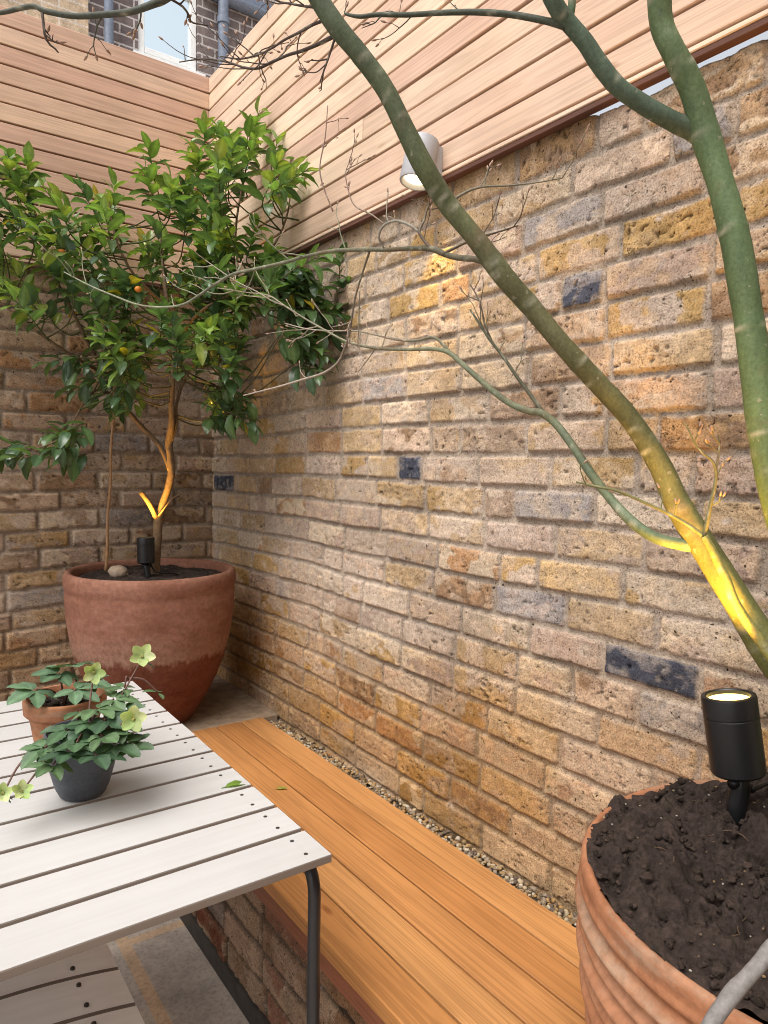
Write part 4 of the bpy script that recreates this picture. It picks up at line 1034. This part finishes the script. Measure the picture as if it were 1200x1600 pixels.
# ------------------------------------------------------------------ hellebores on the table
hrs = random.Random(5)
HG = [(.058, .112, .055), (.070, .128, .062), (.044, .088, .048), (.085, .145, .068), (.052, .10, .060)]
HP = [(.44, .54, .24), (.54, .60, .33), (.40, .53, .22)]
def leaflet(mb, base, d, up, L, W, col, droop, fold):
    """broad toothed hellebore leaflet"""
    d, s, u = frame(d, up); n = 12; vs = []; cs = []; base = Vector(base)
    for i in range(n+1):
        t = i/n; w = math.sin(PI*min(1, t**.86))**.62 if 0 < t < 1 else .03
        tooth = 1+(.09 if i % 2 else -.05)*(1 if t > .3 else 0)
        hw = W*.5*w*tooth; p = base+d*(L*t*(1-.12*droop*t))-u*(L*droop*t*t*.6)
        f = fold*(1+.4*math.sin(t*9+L*500))
        vs += [p-s*hw+u*hw*f, p-s*hw*.5+u*hw*f*.35, p-u*.0008, p+s*hw*.5+u*hw*f*.35, p+s*hw+u*hw*f]
        m = tuple(c*1.5 for c in col); cs += [col, col, m, col, col]
    fs = [(i*5+k, i*5+k+1, i*5+6+k, i*5+5+k) for i in range(n) for k in range(4)]
    mb.add(vs, fs, cols=cs)
def hell_leaf(parent, root, tip, d, up, size, nlf=5, col=None, stemc=(.13, .06, .045)):
    m = MB(); root, tip = Vector(root), Vector(tip)
    mid = (root+tip)/2+Vector((0, 0, .012))
    m.tube([root, mid, tip], [.0022, .0017], 7, stemc, sub=5)
    d, s, u = frame(d, up); c = col or hrs.choice(HG)
    for k in range(nlf):
        a = (k-(nlf-1)/2)/(nlf-1)*math.radians(hrs.uniform(200, 235))
        dd = d*math.cos(a)+s*math.sin(a)+u*hrs.uniform(-.10, .18)
        sz = size*(1-.25*abs(a)/2)*hrs.uniform(.9, 1.1); j = hrs.uniform(.85, 1.18)
        leaflet(m, tip+dd*.004, dd, u, sz, sz*hrs.uniform(.50, .64), tuple(x*j for x in c), hrs.uniform(.1, .55), hrs.uniform(.08, .32))
    return m.build('leaf', M_HLEAF, parent, True)
def flower(parent, root, tip, face, size, via=None, leaves=2, c=None):
    root, tip = Vector(root), Vector(tip); st = MB()
    mid = Vector(via) if via is not None else (root+tip)/2+Vector((0, 0, .02))
    back = tip-Vector(face).normalized()*.013
    st.tube([root, mid, back], [.0024, .0020, .0014], 8, (.14, .075, .06), sub=6)
    for k in range(leaves):
        dd = Vector((hrs.uniform(-1, 1), hrs.uniform(-1, 1), hrs.uniform(-.2, .6)))-Vector(face).normalized()*1.2
        leaflet(st, back-Vector((0, 0, .004)), dd, (0, 0, 1), size*.75, size*.3, hrs.choice(HG), .3, .25)
    so_ = st.build('flower_stem', M_STEM, parent, True)
    m = MB(); d, s, u = frame(face, (0, 0, 1)); a0 = hrs.uniform(0, 1)
    for k in range(5):
        a = a0+k*2*PI/5; rad = s*math.cos(a)+u*math.sin(a)
        dd = rad*.88+d*hrs.uniform(.25, .5)
        cc = c or hrs.choice(HP); j = hrs.uniform(.9, 1.12)
        leaflet2(m, tip, dd, d, size*.64, size*.47, tuple(x*j for x in cc))
    for k in range(14):
        a = hrs.uniform(0, 6.28); q = (s*math.cos(a)+u*math.sin(a))*size*hrs.uniform(.02, .10)
        m.tube([tip, tip+q+d*size*.14], [.0006, .0009], 5, (.48, .46, .16))
    m.build('flower', M_PETAL, parent, True)
def leaflet2(mb, base, d, up, L, W, col):
    d, s, u = frame(d, up); n = 8; vs = []; base = Vector(base); cs = []
    for i in range(n+1):
        t = i/n; w = (math.sin(PI*min(1, t*.93+.02)**.85))**.65 if i < n else .12
        hw = W*.5*max(.08, w); p = base+d*L*t+u*(L*(.25*t*t-.15*t**3))
        vs += [p-s*hw+u*hw*.30, p-s*hw*.5+u*hw*.08, p, p+s*hw*.5+u*hw*.08, p+s*hw+u*hw*.30]
        cc = tuple(x*(.80+.25*t) for x in col); cs += [cc]*5
    fs = [(i*5+k, i*5+k+1, i*5+6+k, i*5+5+k) for i in range(n) for k in range(4)]
    mb.add(vs, fs, cols=cs)

# dark grey pot, terracotta pot
DPX, DPY = -.889, -1.590
def potted(nm, x, y, prof, mat, label, soilr, soilz, seed):
    t = thing(nm, (x, y, TZ), label, 'flowerpot')
    m = MB(); m.lathe(prof, 64, (0, 0, 0), wob=.002, rs=prs)
    o = m.build('pot_body', mat, None, True, autos=60); o.location = (x, y, TZ+.0005); bpy.context.view_layer.update(); o.parent = t; o.matrix_parent_inverse = t.matrix_basis.inverted()
    sm, hz = soil_mesh(x, y, TZ+soilz, soilr, .004, seed, n=26, amp=.005, clods=60, specks=10, roots=2)
    sm.build('soil', M_SOIL, t, True); return t
def mat_darkpot():
    m = Mat('slate_grey_glaze', .55, .45); n = m.noise(m.coord((1, 1, 3)), 18, 4, .6); n2 = m.noise(m.coord(), 160, 3, .6)
    m.col(m.mul(m.ramp(n, [(.3, (.050, .056, .068)), (.7, (.075, .083, .098))]), m.ramp(n2, [(.3, (.85, .85, .85)), (.7, (1.15, 1.15, 1.15))]))); m.bump(n2, .15, .001); return m.m
potted('dark_flowerpot', DPX, DPY, [(.0, .001), (.036, .001), (.0405, .005), (.0475, .020), (.0555, .050), (.0610, .082), (.0640, .108), (.0645, .118), (.0632, .1215), (.0605, .1215), (.059, .116), (.057, .09)], mat_darkpot(),
       'small slate grey flowerpot holding the hellebore at the front of the table', .0585, .108, 61)
TPX, TPY = -.880, -1.405
potted('clay_flowerpot', TPX, TPY, [(.0, .001), (.050, .001), (.053, .004), (.0625, .060), (.0685, .100), (.0690, .1005), (.0760, .101), (.0785, .104), (.0800, .128), (.0795, .132), (.0765, .134), (.0725, .133), (.0705, .125), (.068, .09)], mat_terra('clay_pot', False),
       'small round clay flowerpot standing behind the slate grey one on the table', .070, .116, 62)
hA = thing('hellebore', (DPX, DPY, TZ+.10), 'leafy hellebore with pale yellow-green flowers growing in the slate grey pot', 'plant')
hB = thing('hellebore', (TPX, TPY, TZ+.118), 'sparser hellebore with broad leaves growing in the small clay pot', 'plant')
rA = Vector((DPX, DPY, TZ+.108)); rB = Vector((TPX, TPY, TZ+.118))
VW = (Vector(CAM)-rA).normalized(); 
tD = 1.27
fl = [  # (u, v, depth), look bias, size
    ((222, 1027), 1.36, .072, (178, 1105)), ((147, 1050), 1.30, .062, (140, 1110)), ((208, 1122), 1.22, .070, (180, 1135)), ((33, 1237), 1.15, .050, (80, 1180)), ((4, 1240), 1.14, .048, (45, 1180)), ((41, 1185), 1.22, .026, (75, 1170))]
for (uv, t, sz, via) in fl:
    tip = Vector(P(*uv, t)); face = (Vector(CAM)-tip).normalized()*.9+Vector((hrs.uniform(-.3, .3), hrs.uniform(-.3, .3), hrs.uniform(-.25, .35)))
    flower(hA, rA+Vector((hrs.uniform(-.02, .02), hrs.uniform(-.02, .02), 0)), tip, face, sz*.60, P(*via, (t+tD)/2), 2, None)
for (u, v, t, sz, n) in [(195, 1075, 1.34, .036, 4), (247, 1082, 1.36, .026, 2)]:
    hell_leaf(hA, P(200, 1060, 1.35), P(u, v, t), (hrs.uniform(-1, 1), hrs.uniform(-1, 1), .2), (0, 0, 1), sz, max(3, n))
lf = [(70, 1168, 1.22, .048, -1), (108, 1174, 1.20, .050, -.4), (150, 1180, 1.19, .050, .3), (82, 1195, 1.19, .042, -.8), (180, 1162, 1.22, .050, .8), (150, 1108, 1.27, .050, .1), (165, 1125, 1.25, .052, .5), (178, 1092, 1.31, .044, .6),
      (205, 1165, 1.23, .036, 1.2), (132, 1140, 1.26, .048, -.2), (105, 1140, 1.26, .046, -.5), (188, 1135, 1.25, .046, .7), (125, 1112, 1.29, .042, 0), (160, 1150, 1.22, .048, .3), (92, 1160, 1.25, .044, -.7), (142, 1128, 1.25, .045, .1), (195, 1108, 1.30, .036, 1), (120, 1160, 1.21, .045, -.1)]
for (u, v, t, sz, lr) in lf:
    tip = Vector(P(u, v, t)); out = (tip-rA); out.z = 0; out = out.normalized() if out.length > .01 else Vector((lr, -.5, 0))
    d = out*.8+Vector((lr*.5, -.25, hrs.uniform(-.25, .15)))
    hell_leaf(hA, rA+Vector((hrs.uniform(-.02, .02), hrs.uniform(-.02, .02), 0)), tip, d, (hrs.uniform(-.2, .1), hrs.uniform(-.4, -.1), 1), sz, 5)
for (u, v, t, sz, lr) in [(112, 1040, 1.44, .062, 0), (92, 1052, 1.42, .055, -.6), (55, 1078, 1.40, .058, -1), (118, 1078, 1.38, .055, .5), (140, 1066, 1.43, .044, .8)]:
    tip = Vector(P(u, v, t)); d = Vector((lr*.8, -.5, hrs.uniform(-.15, .2)))
    hell_leaf(hB, rB+Vector((hrs.uniform(-.025, .025), hrs.uniform(-.025, .025), 0)), tip, d, (0, -.25, 1), sz, 5, hrs.choice([(.11, .18, .105), (.095, .165, .095), (.085, .15, .085)]))

def fallen(u, v, z, L, col, ang, label):
    m = MB(); p = Vector(PZ(u, v, z)); d = Vector((math.cos(ang), math.sin(ang), 0.10))
    leaf(m, p-d*L*.5+Vector((0, 0, .003)), d, (0, 0, 1), L, L*.42, col, .35, .35, wav=.05)
    m.tube([p-d*L*.5+Vector((0, 0, .003)), p-d*L*.68+Vector((0, 0, .004))], [.0009, .0007], 6, col)
    tag(m.build('fallen_leaf', M_LEAF, None, True), label, 'leaf', 'fallen leaves')
fallen(372, 1225, TZ+.001, .050, (.16, .26, .05), .0, 'single green leaf lying near the right edge of the white table')
fallen(443, 1232, .4515, .040, (.30, .30, .07), -.3, 'small yellowish leaf lying on the orange bench boards')

# ------------------------------------------------------------------ neighbouring house beyond the far fence
HY = 3.0
def mat_far_brick(name, c1, c2, mo, sc=1):
    m = Mat(name, .9, .2)
    br_ = m.n('ShaderNodeTexBrick'); br_.offset = .5; br_.inputs['Scale'].default_value = 1; br_.inputs['Brick Width'].default_value = .225; br_.inputs['Row Height'].default_value = .075
    br_.inputs['Mortar Size'].default_value = .007; br_.inputs['Color1'].default_value = (*c1, 1); br_.inputs['Color2'].default_value = (*c2, 1); br_.inputs['Mortar'].default_value = (*mo, 1); br_.inputs['Bias'].default_value = 0
    tc = m.n('ShaderNodeTexCoord'); sp = m.n('ShaderNodeSeparateXYZ'); cb = m.n('ShaderNodeCombineXYZ')
    m.l(tc.outputs['Object'], sp.inputs[0]); m.l(sp.outputs[0], cb.inputs[0]); m.l(sp.outputs[2], cb.inputs[1])
    wn = m.noise(tc.outputs['Object'], 3, 3, .6)
    ad = m.n('ShaderNodeVectorMath', operation='MULTIPLY_ADD'); m.l(wn, ad.inputs[0]); ad.inputs[1].default_value = (.02, .02, 0); m.l(cb.outputs[0], ad.inputs[2])
    m.l(ad.outputs[0], br_.inputs[0])
    n = m.noise(tc.outputs['Object'], 14, 5, .7); n2 = m.noise(tc.outputs['Object'], 80, 3, .7)
    c = m.mul(br_.outputs[0], m.ramp(n, [(.28, (.62, .62, .64)), (.7, (1.35, 1.3, 1.28))])); c = m.mul(c, m.ramp(n2, [(.3, (.75, .75, .75)), (.7, (1.2, 1.2, 1.2))]))
    m.col(c); m.bump(br_.outputs[1], -.5, .008); return m.m
hs_ = thing('neighbour_house', (1.5, HY, 0), 'brick house beyond the far fence with a white window and slate blue pipes', 'house')
WX0, WX1, WZ0, WZ1 = .585, 1.075, 4.565, 5.75
MD = mat_far_brick('dark_house_brick', (.15, .125, .125), (.22, .18, .165), (.50, .47, .45))
MY = mat_far_brick('yellow_house_brick', (.56, .44, .30), (.47, .37, .26), (.56, .50, .43))
b = MB()
b.box((.198, HY, 0), (WX0, HY+.3, 8)); b.box((WX1, HY, 0), (2.9, HY+.3, 8)); b.box((WX0, HY, 0), (WX1, HY+.3, WZ0)); b.box((WX0, HY, WZ1), (WX1, HY+.3, 8))
b.build('dark_wall', MD, hs_)
b = MB(); b.box((-5, HY-.06, 0), (.196, HY+.3, 8)); b.build('yellow_wall', MY, hs_)
fr = MB(); yf = HY+.02; t_ = .058
fr.plank((WX0+.002, yf, WZ0+.045), (WX0+t_, yf+.07, WZ1), 2, .006); fr.plank((WX1-t_, yf, WZ0+.045), (WX1-.002, yf+.07, WZ1), 2, .006)
fr.plank((WX0+t_+.001, yf+.003, WZ0+.085), (WX1-t_-.001, yf+.066, WZ0+.135), 0, .006); fr.plank((WX0+t_+.001, yf+.003, WZ1-.06), (WX1-t_-.001, yf+.066, WZ1), 0, .006)
fr.plank((WX0+t_+.001, yf+.003, 5.20), (WX1-t_-.001, yf+.066, 5.25), 0, .006)
wf = fr.build('window', M_WHITE, hs_)
sl_ = MB(); sl_.plank((WX0-.05, HY-.05, WZ0), (WX1+.05, HY+.09, WZ0+.042), 0, .005); sl_.build('sill', M_WHITE, wf)
gm_ = bpy.data.materials.new('window_glass'); gm_.use_nodes = True; gb = gm_.node_tree.nodes['Principled BSDF']
gb.inputs['Base Color'].default_value = (.86, .97, 1, 1); gb.inputs['Roughness'].default_value = .03; gb.inputs['Metallic'].default_value = 1
gl = MB(); gl.box((WX0+t_-.005, yf+.03, WZ0+.13), (WX1-t_+.005, yf+.036, WZ1-.05)); gl.build('pane', gm_, wf)
b = MB(); b.box((WX0+t_, yf+.05, WZ0+.043), (WX1-t_, yf+.06, WZ0+.085), (.05, .05, .05)); b.build('vent_gap', M_PIPE, wf)
def pipe(x, r):
    m = MB(); y = HY-r-.03
    m.tube([(x, y, 0), (x, y, 8)], r, 20)
    for z in (3.0, 4.15, 5.05, 6.4): m.tube([(x, y, z), (x, y, z+.05)], r*1.22, 20)
    m.build('drain_pipe', M_PIPE, hs_, True, autos=40)
pipe(.345, .034); pipe(1.27, .043)
gt = MB()
for k in range(1):
    n = 12; prof_ = [(HY-.045-.055*math.cos(PI*i/n), 5.29-.055*math.sin(PI*i/n)) for i in range(n+1)]
    vs = []; 
    for x in (1.11, 2.88):
        vs += [(x, y, z) for y, z in prof_]+[(x, y*.94+(HY-.045)*.06, z+.006) for y, z in prof_[::-1]]
    m_n = len(vs)//2; fs = [(i, (i+1) % m_n, m_n+(i+1) % m_n, m_n+i) for i in range(m_n)]+[tuple(range(m_n))[::-1], tuple(range(m_n, 2*m_n))]
    gt.add(vs, fs)
gt.box((1.12, HY-.03, 5.29), (2.88, HY-.002, 5.40)); gt.build('gutter', M_PIPE, hs_)

# ------------------------------------------------------------------ unseen house wall behind the viewer, added to shade the courtyard
MB3 = mat_far_brick('unseen_wall_brick', (.34, .26, .18), (.28, .20, .14), (.30, .25, .20))
b = MB(); b.box((-3.4, -5.5, 0), (.22, -5.2, 5.4))
ob = b.build('unseen_shade_wall', MB3); tag(ob, 'unseen tall brick house wall, added behind the viewer to shade the courtyard', 'wall')
